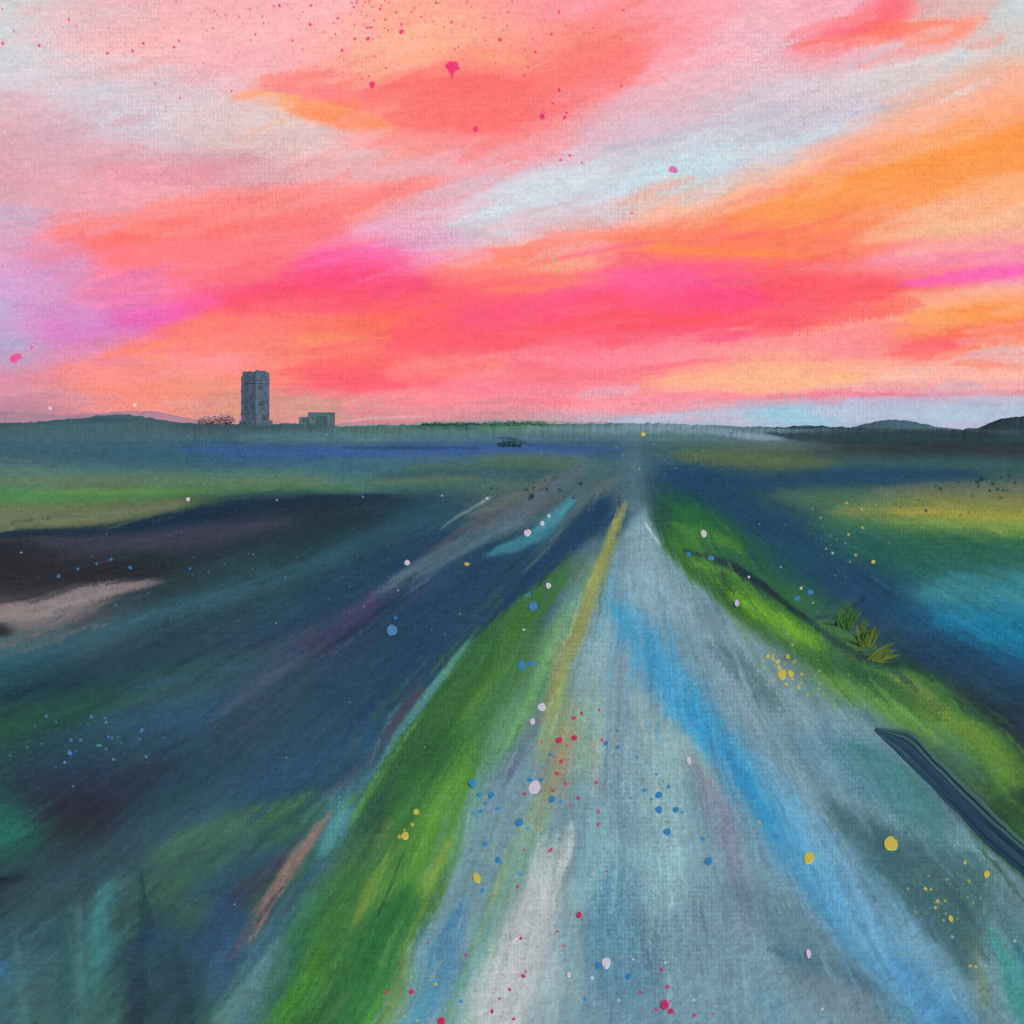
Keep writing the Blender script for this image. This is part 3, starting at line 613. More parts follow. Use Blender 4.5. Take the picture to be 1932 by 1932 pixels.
    s('3c88c0', .85, [12, 28, 36, 40], [(1640, 1790), (1720, 1850), (1790, 1920), (1880, 2040)], f=.9)
    s('3a8cc0', .7, [6, 12, 12, 6], [(1500, 1640), (1560, 1720), (1620, 1800), (1680, 1860)], f=1)
    s('9cb4a8', .7, [10, 16, 14], [(1280, 1380), (1320, 1440), (1360, 1520)], f=1)
    s('80809c', .85, [6, 18, 24, 24, 12], [(1305, 1430), (1340, 1500), (1380, 1580), (1400, 1660), (1410, 1760)], f=1)
    s('6c94a8', .7, [10, 20, 26, 30], [(1380, 1480), (1430, 1580), (1470, 1680), (1530, 1800)], f=1)
    s('a4b8b4', .4, [14, 20, 12], [(1240, 1480), (1260, 1560), (1280, 1640)], f=1, dry=.9)
    s('5c88a0', .85, [30, 60, 70, 70], [(1200, 1560), (1180, 1680), (1170, 1800), (1180, 1980)], f=1, dry=.5)
    s('4c7e9c', .8, [20, 44, 40, 20], [(1170, 1640), (1150, 1720), (1140, 1790), (1150, 1860)], f=1, dry=.5)
    s('7cb0bc', .55, [14, 30, 30, 20], [(1110, 1460), (1130, 1540), (1120, 1620), (1110, 1700)], f=1, dry=.9)
    s('8cb4c0', .45, [20, 44, 44, 24], [(1290, 1500), (1280, 1580), (1280, 1660), (1290, 1740)], f=1, dry=1)
    s('7494a8', .7, [12, 20, 20], [(1200, 1500), (1200, 1600), (1210, 1700)], f=1)
    s('68889c', .7, [30, 60, 60], [(1330, 1740), (1320, 1850), (1300, 1990)], f=1)
    s('567888', .8, [24, 50, 44], [(1400, 1680), (1500, 1760), (1600, 1860)], f=1)
    s('426c80', .9, [3, 12, 20, 14, 6], [(1440, 1785), (1500, 1805), (1580, 1835), (1650, 1870), (1700, 1900)], f=.7)
    s('6c8290', .95, [4, 24, 44, 50], [(1460, 1820), (1540, 1860), (1620, 1910), (1690, 1990)], f=.7)
    s('5c8aa0', .7, [14, 30, 26], [(1440, 1850), (1460, 1920), (1480, 2000)], f=1)
    s('2c6f80', .5, [10, 20, 20], [(1640, 1900), (1700, 1910), (1740, 1960)], f=1)
    s('7cb4d6', .85, [1.5, 5, 6, 5, 2], [(1590, 1620), (1615, 1680), (1640, 1730), (1660, 1790), (1690, 1850)], f=.8)
    s('7a9cac', .7, [2, 6, 6, 2], [(1510, 1470), (1560, 1540), (1600, 1600), (1620, 1660)], f=.8)
    poly(im, '426a74', .9, [(1550, 1505), (1640, 1545), (1740, 1580), (1840, 1600), (1880, 1650), (1870, 1740), (1830, 1850), (1780, 1790), (1700, 1720), (1640, 1650), (1590, 1580)], f=16)
    s('3f5a58', .85, [8, 28, 34, 22], [(1720, 1620), (1790, 1670), (1820, 1740), (1820, 1820)], f=1)
    s('6c98a0', .9, [3, 7, 10, 9, 5], [(1560, 1492), (1640, 1525), (1730, 1555), (1810, 1580), (1870, 1620)], f=.7)
    s('5c94ac', .7, [8, 20, 18], [(1590, 1470), (1660, 1500), (1740, 1540)], f=1, dry=.6)
    s('5c7c84', .9, [6, 20, 30], [(1860, 1620), (1910, 1680), (1990, 1740)], f=.6)
    s('4a7886', .9, [10, 24, 30], [(1880, 1700), (1920, 1770), (1990, 1850)], f=.8)
    s('8aa8a8', .8, [1.5, 3, 3, 1], [(1863, 1630), (1860, 1670), (1857, 1710), (1850, 1740)], f=.9, dry=.8)
    s('5c7c80', .8, [4, 16, 24, 26], [(1850, 1720), (1850, 1800), (1860, 1870), (1880, 1990)], f=.9)
    s('7c8c60', .6, [4, 10, 10], [(1835, 1750), (1850, 1830), (1860, 1900)], f=1)
    s('2c8c84', .9, [4, 16, 26, 34], [(1860, 1740), (1890, 1800), (1920, 1870), (1980, 1990)], f=.9)
    s('246c80', .7, [6, 14, 20], [(1900, 1760), (1940, 1830), (2000, 1920)], f=1)
    # pale streak and left half of the road
    s('b6c0bc', .95, [8, 24, 40, 48, 56, 60], [(1075, 1555), (1050, 1640), (1020, 1720), (990, 1800), (960, 1880), (920, 2000)], f=.9)
    s('b4c0be', .85, [14, 26, 40, 56, 64], [(1035, 1590), (1012, 1690), (980, 1790), (940, 1880), (900, 2000)], f=.75, dry=.2)
    s('c2c6c8', .6, [6, 16, 20, 20], [(1070, 1600), (1050, 1690), (1020, 1770), (990, 1850)], f=1)
    s('6e9aa8', .7, [14, 24, 30], [(1100, 1600), (1080, 1720), (1060, 1850)], f=1, dry=.6)
    s('90a8b4', .7, [14, 26, 34], [(1060, 1800), (1040, 1880), (1010, 1990)], f=1)
    s('649478', .85, [8, 22, 28, 34, 34], [(1010, 1560), (970, 1660), (940, 1750), (900, 1840), (860, 1990)], f=1)
    s('4c9090', .8, [10, 18, 22, 20], [(930, 1700), (900, 1780), (870, 1860), (840, 1980)], f=1)
    s('6f929c', .9, [12, 22, 26, 20, 12], [(950, 1450), (920, 1540), (890, 1620), (865, 1700), (850, 1760)], f=.9, dry=.5)
    s('6c8ca4', .8, [6, 12, 12], [(985, 1400), (950, 1480), (920, 1560)], f=1)
    s('3878a8', .9, [8, 18, 24, 24, 14], [(880, 1690), (850, 1760), (830, 1830), (800, 1890), (770, 1980)], f=.9)
    s('4c96ac', .7, [8, 16, 16], [(820, 1850), (790, 1900), (760, 1980)], f=1, dry=.9)
    s('8ca05c', .8, [4, 8, 8, 5, 4], [(1040, 1470), (990, 1560), (950, 1650), (915, 1730), (880, 1800)], f=1)
    s('6c9e74', .7, [4, 9, 10], [(900, 1780), (870, 1850), (830, 1950)], f=1)
    s('86a08c', .8, [14, 30, 24], [(1050, 1440), (1030, 1510), (1010, 1590)], f=1, dry=.7)
    s('90805f', .6, [8, 26, 32, 22, 8], [(1090, 1350), (1062, 1410), (1045, 1470), (1030, 1520), (1010, 1580)], f=1, dry=.7)
    s('9c9894', .6, [8, 14, 10], [(1130, 1380), (1125, 1440), (1130, 1500)], f=1, dry=.8)
    # left verge
    poly(im, '3d7040', .97, [(1075, 1065), (1050, 1082), (980, 1131), (930, 1176), (884, 1216), (852, 1262), (800, 1332), (756, 1392), (716, 1450), (682, 1510), (660, 1556),
                             (640, 1600), (606, 1665), (566, 1745), (530, 1820), (492, 1900), (460, 1970), (430, 2042), (690, 2042), (735, 1932), (772, 1816), (802, 1746), (822, 1706),
                             (846, 1666), (862, 1616), (888, 1531), (902, 1430), (936, 1350), (980, 1270), (1020, 1180), (1060, 1110)], f=5, dry=.3)
    s('46763a', .85, [10, 26, 34, 26], [(1010, 1140), (950, 1230), (890, 1310), (830, 1400)], f=.9)
    s('5a8c38', .6, [8, 16, 14], [(960, 1240), (900, 1320), (850, 1400)], f=1)
    s('2e6438', .9, [12, 26, 32, 26], [(880, 1350), (820, 1430), (765, 1510), (710, 1590)], f=.9)
    s('529040', .85, [6, 26, 40, 44, 30], [(890, 1420), (850, 1500), (800, 1580), (760, 1650), (720, 1730)], f=.75)
    poly(im, '4f883a', .8, [(930, 1350), (905, 1382), (850, 1440), (802, 1500), (772, 1560), (748, 1620), (705, 1735), (745, 1735), (800, 1700), (850, 1610), (882, 1530), (900, 1440)], f=9, dry=.4)
    s('609c40', .6, [6, 18, 24, 16], [(880, 1440), (840, 1510), (800, 1570), (770, 1640)], f=1)
    s('568a58', .9, [5, 14, 20, 18, 10], [(1060, 1150), (1020, 1230), (980, 1320), (940, 1400), (900, 1460)], f=.8)
    s('4a7464', .8, [6, 12, 16, 10], [(1010, 1250), (980, 1310), (950, 1370), (920, 1430)], f=1)
    s('64985c', .85, [4, 10, 14, 16, 10], [(1080, 1130), (1050, 1200), (1020, 1270), (985, 1350), (950, 1420)], f=.8)
    s('4f8c8c', .95, [2, 7, 10, 11, 9, 5], [(884, 1208), (845, 1262), (797, 1324), (752, 1386), (712, 1440), (676, 1496)], f=.4, warp=False)
    s('5aa070', .8, [4, 8, 8], [(890, 1206), (862, 1240), (836, 1280)], f=.9)
    s('5ca044', .9, [2, 5, 8, 7, 4], [(800, 1345), (760, 1398), (722, 1450), (690, 1502), (665, 1552)], f=.6, warp=False)
    s('2c5054', .9, [6, 20, 28, 16], [(740, 1470), (710, 1520), (690, 1570), (660, 1630)], f=1)
    s('6c7c4c', .7, [4, 12, 12], [(750, 1545), (720, 1560), (700, 1600)], f=1)
    s('5a9450', .7, [8, 20, 16], [(700, 1560), (660, 1620), (620, 1690)], f=1)
    s('a4ac48', .9, [3, 8, 10, 9, 4], [(735, 1600), (718, 1640), (700, 1680), (685, 1715), (672, 1745)], f=.8)
    s('7c9044', .85, [5, 12, 14, 12, 6], [(860, 1560), (830, 1620), (800, 1680), (780, 1740), (760, 1790)], f=.95)
    s('2a6038', .97, [6, 24, 36, 40, 44], [(760, 1680), (715, 1750), (680, 1820), (650, 1890), (600, 2000)], f=.7)
    poly(im, '2f6c3c', .85, [(760, 1660), (742, 1700), (692, 1755), (650, 1830), (600, 1930), (560, 2030), (690, 2040), (728, 1860), (775, 1765), (800, 1700)], f=8, dry=.3)
    s('448a3a', .85, [8, 22, 30, 36, 36], [(660, 1680), (620, 1750), (580, 1830), (530, 1900), (470, 2000)], f=.9)
    s('58a430', .7, [6, 16, 20, 20], [(620, 1780), (580, 1850), (540, 1910), (500, 1990)], f=1)
    s('4a7044', .8, [4, 10, 14], [(660, 1850), (630, 1900), (590, 1980)], f=1)
    s('2c703c', .7, [8, 16, 16], [(720, 1820), (690, 1890), (660, 1980)], f=1)
    s('7c9058', .8, [8, 16, 18, 20], [(790, 1770), (765, 1830), (740, 1890), (710, 1990)], f=1)
    s('7c9850', .7, [4, 12, 12], [(770, 1860), (750, 1900), (730, 1950)], f=1)
    s('509438', .7, [4, 10, 12], [(720, 1850), (700, 1910), (680, 1990)], f=1)
    s('12303a', .95, [1.2, 2, 2, 1.4], [(764, 1600), (757, 1618), (750, 1635), (745, 1650)], f=.4, dry=.1, warp=False)
    s('1c4038', .8, [1, 1.6, 1.6, 1.2], [(745, 1650), (725, 1700), (700, 1750), (675, 1785)], f=.7, dry=.8, warp=False)
    # purple grey and yellow lines along the road edge
    s('5e6e88', .95, [3, 7, 10, 13, 14, 8], [(1105, 1140), (1075, 1210), (1045, 1280), (1010, 1355), (975, 1420), (945, 1490)], f=.75)
    s('8c9258', .85, [4, 9, 13, 15, 18, 20, 14], [(1180, 952), (1155, 1000), (1130, 1070), (1105, 1140), (1078, 1215), (1050, 1290), (1025, 1360)], f=.5)
    s('a8a850', .5, [2, 5, 7, 7, 5], [(1170, 970), (1148, 1015), (1122, 1080), (1095, 1160), (1070, 1230)], f=1)
    s('8c9e58', .8, [6, 16, 20, 14], [(1075, 1240), (1055, 1310), (1035, 1370), (1015, 1440)], f=1)
    s('d8e4e4', .85, [.8, 1.4, 1.6, .8], [(1216, 985), (1226, 1000), (1236, 1015), (1246, 1029)], f=.6, dry=.2, warp=False)
    # lower left corner
    s('3f6c5c', .9, [10, 34, 44, 40, 34], [(660, 1560), (600, 1660), (550, 1760), (510, 1850), (460, 1960)], f=.9)
    s('3a7c4c', .7, [8, 20, 24, 20], [(640, 1640), (590, 1720), (550, 1800), (510, 1880)], f=1)
    s('2c3144', .9, [50, 60, 50, 24], [(60, 1500), (150, 1500), (230, 1490), (310, 1450)], f=.9)
    s('2c2a36', .8, [26, 40, 26], [(100, 1520), (150, 1540), (210, 1540)], f=1)
    s('2a3c4c', .8, [30, 50, 40], [(80, 1640), (200, 1620), (320, 1590)], f=1)
    s('266458', .95, [34, 46, 30], [(-70, 1570), (0, 1560), (34, 1570)], f=.7)
    s('28485c', .8, [30, 40, 30], [(240, 1560), (330, 1530), (440, 1470)], f=1)
    s('264470', .6, [14, 26, 26, 14], [(400, 1500), (500, 1470), (600, 1440), (680, 1420)], f=1)
    s('2c4a5c', .8, [20, 40, 30], [(480, 1580), (600, 1500), (700, 1430)], f=1)
    s('42704a', .97, [14, 28, 30, 22, 10], [(280, 1625), (350, 1595), (430, 1565), (510, 1530), (600, 1492)], f=.75)
    s('50803f', .7, [5, 12, 12, 6], [(300, 1600), (370, 1570), (440, 1540), (510, 1512)], f=.9)
    s('3c6c50', .85, [10, 24, 26, 12], [(260, 1690), (350, 1660), (460, 1610), (560, 1560)], f=1)
    s('3a6848', .8, [10, 18, 18], [(500, 1580), (570, 1550), (650, 1500)], f=1)
    s('28466c', .95, [14, 34, 40, 34], [(430, 1660), (420, 1720), (410, 1800), (390, 1900)], f=1)
    s('2a4868', .8, [14, 26, 24], [(330, 1700), (420, 1660), (520, 1610)], f=1)
    s('3f2f44', .8, [5, 14, 16, 8], [(560, 1600), (500, 1655), (455, 1690), (425, 1710)], f=1)
    s('4a4c60', .7, [4, 9, 9], [(600, 1560), (540, 1610), (480, 1660)], f=1, dry=.6)
    s('4c8c90', .95, [6, 18, 22, 16, 8], [(662, 1465), (645, 1500), (640, 1540), (620, 1580), (600, 1615)], f=.45, dry=.3)
    s('5c6e64', .9, [3, 7, 8], [(640, 1520), (590, 1570), (540, 1620)], f=.7)
    s('8a7468', .95, [3, 8, 12, 11, 9, 4], [(620, 1545), (575, 1595), (545, 1640), (515, 1690), (490, 1735), (470, 1775)], f=.6)
    s('9a7c78', .7, [3, 6, 6, 3], [(540, 1640), (515, 1685), (492, 1725), (474, 1765)], f=.9)
    s('704858', .7, [3, 8, 6], [(455, 1765), (435, 1790), (425, 1810)], f=1)
    s('34607c', .95, [5, 12, 18, 22, 16], [(620, 1610), (575, 1665), (530, 1730), (490, 1790), (470, 1840)], f=.9)
    s('18283f', .97, [1.5, 4, 5, 4, 1.5], [(535, 1672), (515, 1695), (495, 1725), (482, 1750), (474, 1780)], f=.5, warp=False)
    s('1c3048', .9, [2, 3], [(472, 1800), (478, 1812)], f=.6)
    s('5a8490', .95, [6, 24, 36, 34], [(520, 1780), (490, 1840), (450, 1900), (400, 2000)], f=1)
    s('2c6050', .9, [8, 20, 22, 16], [(580, 1740), (550, 1800), (510, 1870), (470, 1950)], f=1)
    s('406c74', .8, [10, 24, 24], [(430, 1760), (410, 1820), (400, 1900)], f=1)
    s('2f6078', .7, [10, 20], [(480, 1880), (420, 1990)], f=1)
    s('2c4a54', .9, [40, 60, 60], [(300, 1760), (310, 1850), (320, 1990)], f=1)
    s('3c7c80', .95, [10, 22, 26, 24, 14], [(215, 1650), (200, 1700), (190, 1750), (190, 1800), (180, 1850)], f=.8)
    s('569898', .5, [3, 8, 8, 4], [(188, 1680), (182, 1730), (185, 1780), (190, 1820)], f=1)
    s('305060', .8, [20, 40, 40], [(80, 1740), (90, 1800), (100, 1880)], f=1)
    s('3c6860', .9, [14, 36, 40], [(120, 1790), (130, 1860), (140, 1990)], f=1)
    s('2a4470', .6, [10, 20, 16], [(230, 1800), (280, 1780), (340, 1770)], f=1)
    s('305848', .8, [10, 24, 24], [(180, 1830), (190, 1890), (200, 1990)], f=1)
    s('2c3c48', .9, [6, 16, 20], [(240, 1790), (250, 1870), (255, 1990)], f=.9)
    s('4c5c40', .5, [6, 14, 14], [(50, 1840), (60, 1900), (65, 1980)], f=1)
    s('346c98', .8, [8, 20, 16], [(-60, 1830), (10, 1835), (40, 1850)], f=1)
    s('3f6c70', .8, [10, 26, 26], [(-60, 1890), (20, 1900), (80, 1930)], f=1)
    s('203848', .8, [1, 3, 4, 3], [(262, 1620), (272, 1680), (285, 1740), (296, 1800)], f=.7, warp=False)
    s('161a2c', .97, [5, 7, 7, 5], [(-60, 1664), (0, 1660), (25, 1656), (42, 1652)], f=.4)
    s('0c2838', .95, [1, 2.6, 1.5], [(186, 1750), (190, 1744), (194, 1738)], f=.4, warp=False)
    s('5c4450', .7, [4, 12, 14, 8], [(810, 1290), (775, 1330), (745, 1370), (720, 1410)], f=1, dry=.7)
    s('484456', .7, [4, 9, 10, 6], [(730, 1400), (690, 1440), (650, 1470), (620, 1500)], f=1, dry=.7)
    R_ = np.hypot(XU - 1203, YU - 818) + 1; dx = (XU - 1203) / R_; dy = (YU - 818) / R_
    mx = (.3 + .55 * sst(.3, .7, vnoise(SH, 50, 40, 303)))[..., None]
    im = smear(im, dx, dy, np.clip(R_ * .035, 2, 26), mx)
    # dry scumbles dragged over the weave
    for col_, a_, w_, p_ in [
        ('406068', .35, [60, 90, 90], [(100, 1250), (350, 1180), (600, 1080)]),
        ('3c5c60', .35, [60, 90, 80], [(120, 1420), (360, 1340), (620, 1240)]),
        ('385a64', .35, [60, 90, 80], [(250, 1600), (450, 1480), (680, 1330)]),
        ('3c6068', .4, [60, 90, 80], [(60, 1700), (220, 1650), (420, 1560)]),
        ('4a7278', .4, [50, 80, 80], [(60, 1830), (120, 1880), (160, 1960)]),
        ('4a98c0', .6, [24, 36, 36, 24], [(1140, 1120), (1190, 1180), (1250, 1250), (1300, 1330)]),
        ('b8c0c0', .7, [20, 40, 60, 72], [(1040, 1620), (1005, 1730), (960, 1840), (910, 1970)]),
        ('9ab0b0', .4, [20, 50, 70], [(1090, 1640), (1070, 1780), (1040, 1940)]),
        ('3a6c70', .5, [20, 44, 50, 30], [(1560, 1400), (1650, 1460), (1740, 1530), (1820, 1590)]),
        ('3c6268', .55, [20, 50, 60, 40], [(1620, 1560), (1700, 1620), (1780, 1690), (1840, 1790)]),
        ('46706f', .45, [20, 40, 40], [(1800, 1600), (1870, 1690), (1940, 1790)]),
        ('4a7c54', .5, [16, 40, 40], [(1000, 1210), (960, 1300), (920, 1390)]),
        ('5c9cc4', .5, [30, 56, 70, 76], [(1450, 1480), (1570, 1640), (1690, 1790), (1800, 1940)]),
        ('6aa6c8', .4, [20, 30, 34], [(1420, 1400), (1500, 1520), (1590, 1660)]),
        ('7c9cac', .5, [30, 50, 50], [(1340, 1160), (1430, 1270), (1540, 1390)]),
        ('88a8b4', .5, [16, 26, 34], [(1200, 1010), (1220, 1080), (1260, 1150)]),
        ('5a8088', .45, [30, 44, 50], [(520, 1800), (480, 1870), (440, 1960)]),
        ('3c6a70', .45, [40, 60, 60], [(140, 1760), (170, 1850), (180, 1960)]),
        ('2a4654', .4, [40, 60, 40], [(460, 1150), (620, 1090), (760, 1040)]),
        ('2c4c60', .4, [40, 60, 50], [(480, 1420), (620, 1330), (760, 1230)]),
        ('3a5c5c', .4, [20, 40, 30], [(240, 1330), (380, 1290), (520, 1240)]),
        ('5c8c6c', .45, [14, 30, 34, 30], [(1050, 1180), (1010, 1280), (970, 1370), (930, 1450)]),
        ('1a84ac', .5, [20, 40, 50], [(1780, 1170), (1870, 1190), (1980, 1220)]),
        ('3c8c98', .4, [20, 30, 30], [(1730, 1120), (1840, 1110), (1980, 1110)]),
        ('8cb8bc', .55, [20, 50, 60, 40], [(1250, 1380), (1260, 1500), (1250, 1620), (1230, 1740)]),
        ('84b0b8', .5, [20, 40, 50, 50], [(1130, 1500), (1140, 1620), (1150, 1740), (1160, 1860)]),
        ('4c7c98', .5, [30, 50, 50], [(1170, 1650), (1160, 1740), (1170, 1840)]),
        ('7cae98', .45, [20, 30, 30], [(1050, 1450), (1020, 1540), (960, 1680)]),
        ('8c9c68', .5, [16, 26, 24], [(1090, 1300), (1070, 1380), (1050, 1460)]),
        ('84a87c', .45, [14, 30, 30], [(1130, 1280), (1110, 1380), (1100, 1480)]),
        ('9a8468', .4, [16, 26, 20], [(1080, 1370), (1055, 1440), (1030, 1510)]),
        ('7a9a9c', .45, [16, 30, 24], [(1400, 1240), (1460, 1310), (1540, 1380)]),
        ('7cb030', .55, [8, 18, 20, 16], [(1370, 1100), (1430, 1150), (1490, 1185), (1560, 1220)]),
        ('2c5c34', .5, [8, 16, 18, 14], [(1330, 1075), (1410, 1110), (1480, 1150), (1540, 1190)]),
        ('78a848', .5, [14, 24, 24, 18], [(1540, 1275), (1620, 1310), (1700, 1350), (1790, 1400)]),
        ('2c5438', .5, [14, 22, 20], [(1600, 1250), (1680, 1300), (1780, 1350)]),
        ('305a34', .45, [16, 26], [(1850, 1460), (1915, 1530)]),
        ('2c4a58', .4, [14, 22, 16], [(1330, 1210), (1400, 1270), (1470, 1340)]),
        ('4c8c94', .4, [14, 24, 20], [(1640, 1440), (1700, 1480), (1780, 1540)]),
        ('5c9ca8', .4, [20, 40, 40], [(820, 1800), (790, 1870), (760, 1940)]),
        ('6fa0a8', .4, [16, 30, 24], [(900, 1480), (880, 1580), (850, 1680)]),
        ('28505c', .4, [20, 40, 40], [(1500, 1160), (1600, 1210), (1700, 1270)]),
        ('406878', .4, [14, 24, 20, 12], [(700, 1130), (800, 1075), (900, 1020), (1010, 970)]),
        ('8c8c88', .3, [14, 18, 10], [(0, 1170), (120, 1140), (230, 1112)]),
        ('2e5c78', .35, [20, 40, 30], [(300, 1380), (460, 1310), (600, 1230)])]:
        s(col_, a_, w_, p_, f=.9, dry=1.0, br=.2)
    touches(im, 2300, (-20, 835, 1960, 1960), lambda x, y: math.atan2(y - 812, x - 1203) if y > 950 else math.atan2((y - 812) * .6, x - 1203), 6, length=(40, 160), width=(2, 7), off=16, a=(.25, .6), gain=.06)
    for col_, a_, w_, p_ in [
        ('b8bcc2', .6, [30, 56, 76, 84], [(1040, 1620), (1005, 1720), (965, 1830), (915, 1980)]),
        ('3c8084', .6, [8, 16, 18, 12], [(205, 1660), (192, 1740), (184, 1820), (182, 1880)]),
        ('22384a', .55, [4, 12, 16, 16], [(262, 1640), (272, 1740), (262, 1840), (256, 1960)]),
        ('2a5058', .5, [10, 16, 18], [(110, 1720), (120, 1820), (118, 1960)]),
        ('4c7c7c', .5, [6, 12, 14], [(30, 1760), (40, 1850), (46, 1960)]),
        ('263c48', .5, [6, 14, 16], [(330, 1780), (345, 1870), (350, 1970)]),
        ('4a8080', .45, [6, 12, 12], [(150, 1700), (150, 1800), (156, 1900)]),
        ('2c4a70', .5, [16, 30, 26], [(440, 1690), (425, 1780), (410, 1880)]),
        ('86746c', .7, [3, 8, 10, 9, 4], [(630, 1525), (580, 1585), (540, 1640), (505, 1705), (468, 1780)]),
        ('6a5c68', .5, [3, 7, 7, 4], [(560, 1630), (500, 1700), (460, 1760), (430, 1815)]),
        ('2c5a38', .5, [20, 36, 36, 24], [(950, 1180), (880, 1290), (800, 1410), (730, 1520)]),
        ('487c40', .35, [30, 50, 60], [(820, 1450), (720, 1640), (600, 1850)]),
        ('26363c', .75, [2, 5, 7, 8, 6], [(1460, 1125), (1510, 1165), (1570, 1205), (1630, 1235), (1700, 1255)])]:
        s(col_, a_, w_, p_, f=.85, dry=.7, br=.6)
    # flecks and sprayed specks
    r = np.random.default_rng(21); L = []; C = []
    def spray(n, cx, cy, sx, sy, rr, cols):
        for _ in range(n):
            L.append((r.normal(cx, sx), r.normal(cy, sy), rr * (.5 + r.exponential(.5)))); C.append(cols[r.integers(len(cols))])
    spray(420, 420, 1070, 280, 70, .55, ['8098a8', '7c94a0', 'a0a8b0', '5c7c90'])
    spray(160, 160, 1400, 90, 30, 1.1, ['4a78b0', '3c6c9c', '4a90a0'])
    spray(40, 560, 824, 90, 8, .45, ['9ab4bc', '7ca0a8'])
    spray(50, 1000, 824, 70, 8, .5, ['a0b8c0', '80a8b0'])
    spray(90, 1320, 862, 90, 14, .7, ['a0a870', '8c9c80'])
    spray(130, 1800, 925, 90, 22, 1.0, ['24424c', '1e3a44', '2c4a50'])
    spray(22, 1860, 908, 40, 8, 2.2, ['24424c', '1e3a44'])
    spray(60, 1000, 930, 40, 14, 1.2, ['24384a', '2a3c48'])
    spray(90, 1590, 1010, 60, 50, .9, ['b0a868', '7ca090', 'a8b0a0'])
    spray(150, 1480, 1255, 40, 26, 1.0, ['b0ac48', '8ca050', '98a868'])
    spray(120, 1700, 1700, 110, 60, .9, ['8c9c78', 'a8a878', '88a4a0'])
    spray(60, 1790, 1690, 40, 40, 1.2, ['b0a84c', '98a060'])
    spray(110, 1060, 1440, 34, 60, 1.2, ['c8505c', 'b84860', 'a85058'])
    spray(130, 1000, 1800, 120, 90, .9, ['a85878', 'b04c74', '8c5c78'])
    spray(90, 1210, 1840, 120, 60, .9, ['a0486c', 'c04470', 'a8c4cc'])
    spray(90, 960, 1550, 60, 50, 1.2, ['3c80b4', '4488b0'])
    spray(30, 1240, 1510, 50, 40, 1.8, ['3c84b8', '4488b0'])
    spray(60, 800, 1870, 20, 40, 1.2, ['b0b04c', '5ca0b0'])
    spray(1100, 960, 1300, 620, 360, .42, ['90a8ac', '88a0a8', '6c8c90'])
    dots(im, L, C)
    SP = SPECKS
    dots(im, [(x * .7728, y * .7728, r_ * .7728) for x, y, r_, c in SP], [FLECK[c] for x, y, r_, c in SP])
    # bristle marks fan out along the lie of the land
    A = np.arctan2(WX - 1203, np.maximum(WY - 818, 2)); R = np.log(np.hypot(XU - 1203, YU - 818) + 20)
    b = sample(LAT, A * 60 + 3, R * 4) * .5 + sample(LAT, A * 150 + 9, R * 7) * .5
    im *= (1 + (b - .5) * .13 * np.clip((YU - 900) / 200, 0, 1))[..., None]
    im *= (1 + .16 * (TOOTH - .5) * np.exp(-((WX - 1210) / 170) ** 2 - ((YU - 1640) / 230) ** 2))[..., None]
    g = im.mean(axis=2, keepdims=True)
    im = (g + (im - g) * .93) * 1.01
    return finish(im, .12, 7, 12)

FLECK = dict(l='c8c0dc', w='d8dce4', b='2e7cb8', m='b8305c', y='c4b048', t='4a9cc0')
SPECKS = []
for ln in """b:1183,1960,4 1173,1980,5 1214,1974,5 1293,1903,6 1320,1904,5 1461,2359,6 1508,1824,5 1555,1849,3 1578,1861,3 1572,1930,5 1632,1921,5 1540,1949,3 1590,1952,3 1125,2445,5 1429,2439,5 1524,2017,3 1506,1783,3 1324,1874,3 1344,1843,4 1183,2061,6 1177,2174,5 1632,2033,6 1716,2048,5 1682,1353,5 1946,1461,6 143,1407,4 318,1386,4 236,1376,3 190,1389,3 272,1365,3 464,1388,3 283,1478,3 226,1360,2 966,1508,4
m:1420,1741,4 1401,1753,5 1463,1733,3 1470,1807,4 1370,1859,5 1359,1888,5 1380,1915,4 1455,1910,4 1350,1930,4 1412,1949,4 1461,1981,4 1460,2013,4 1373,2034,2 1346,2074,4 1341,2078,3 1280,2074,3 1481,2127,3 1263,2164,4 1361,2274,3 1271,2291,4 1137,2332,4 1277,2383,5 1283,2372,3 1244,2416,4 1219,2438,3 1201,2469,5 1254,2488,4 943,2422,4 1614,2367,4 1629,2409,5 1562,2422,4 1602,2466,4 1044,2302,3 1280,1938,4 1694,2479,5 1741,2475,3
y:1007,2013,4 975,2043,5 987,2026,3 1064,2403,4 1081,2345,2 1075,2349,2 1069,2355,2 1065,2364,2 1062,2375,2 1059,2386,2 2289,2200,4 2260,2170,4 2273,2171,3 2369,2358,3 2382,2360,3 2284,2216,3 1855,2008,3 1140,1377,5 1571,1060,5 1935,1657,4 1887,1608,4 1899,1615,5 1875,1602,5 1920,1670,4 1950,1677,5 1955,1667,3 1957,1646,3 1971,1697,3 1891,1660,3 1903,1630,5 2089,1355,3 2072,1305,3 2106,1288,3 573,2208,2
l:1446,2388,4 1546,2342,3 2008,2463,3 1694,2441,3 1655,2387,2 1624,2350,3 1340,1259,4
w:1079,1210,2 1189,1216,3 1279,1537,3 1377,1568,2 972,1441,2 1956,1436,3 1985,1472,2 1906,1384,2 676,1221,2 52,1349,2""".splitlines():
    k, v = ln.split(':')
    for q in v.split():
        a_, b_, c_ = map(float, q.split(',')); SPECKS.append((a_, b_, c_, k))

# ---------------------------------------------------------------- helpers
COL = scene.collection
def lin(c):
    c = np.asarray(c, np.float32)
    return np.where(c <= .04045, c / 12.92, ((c + .055) / 1.055) ** 2.4)

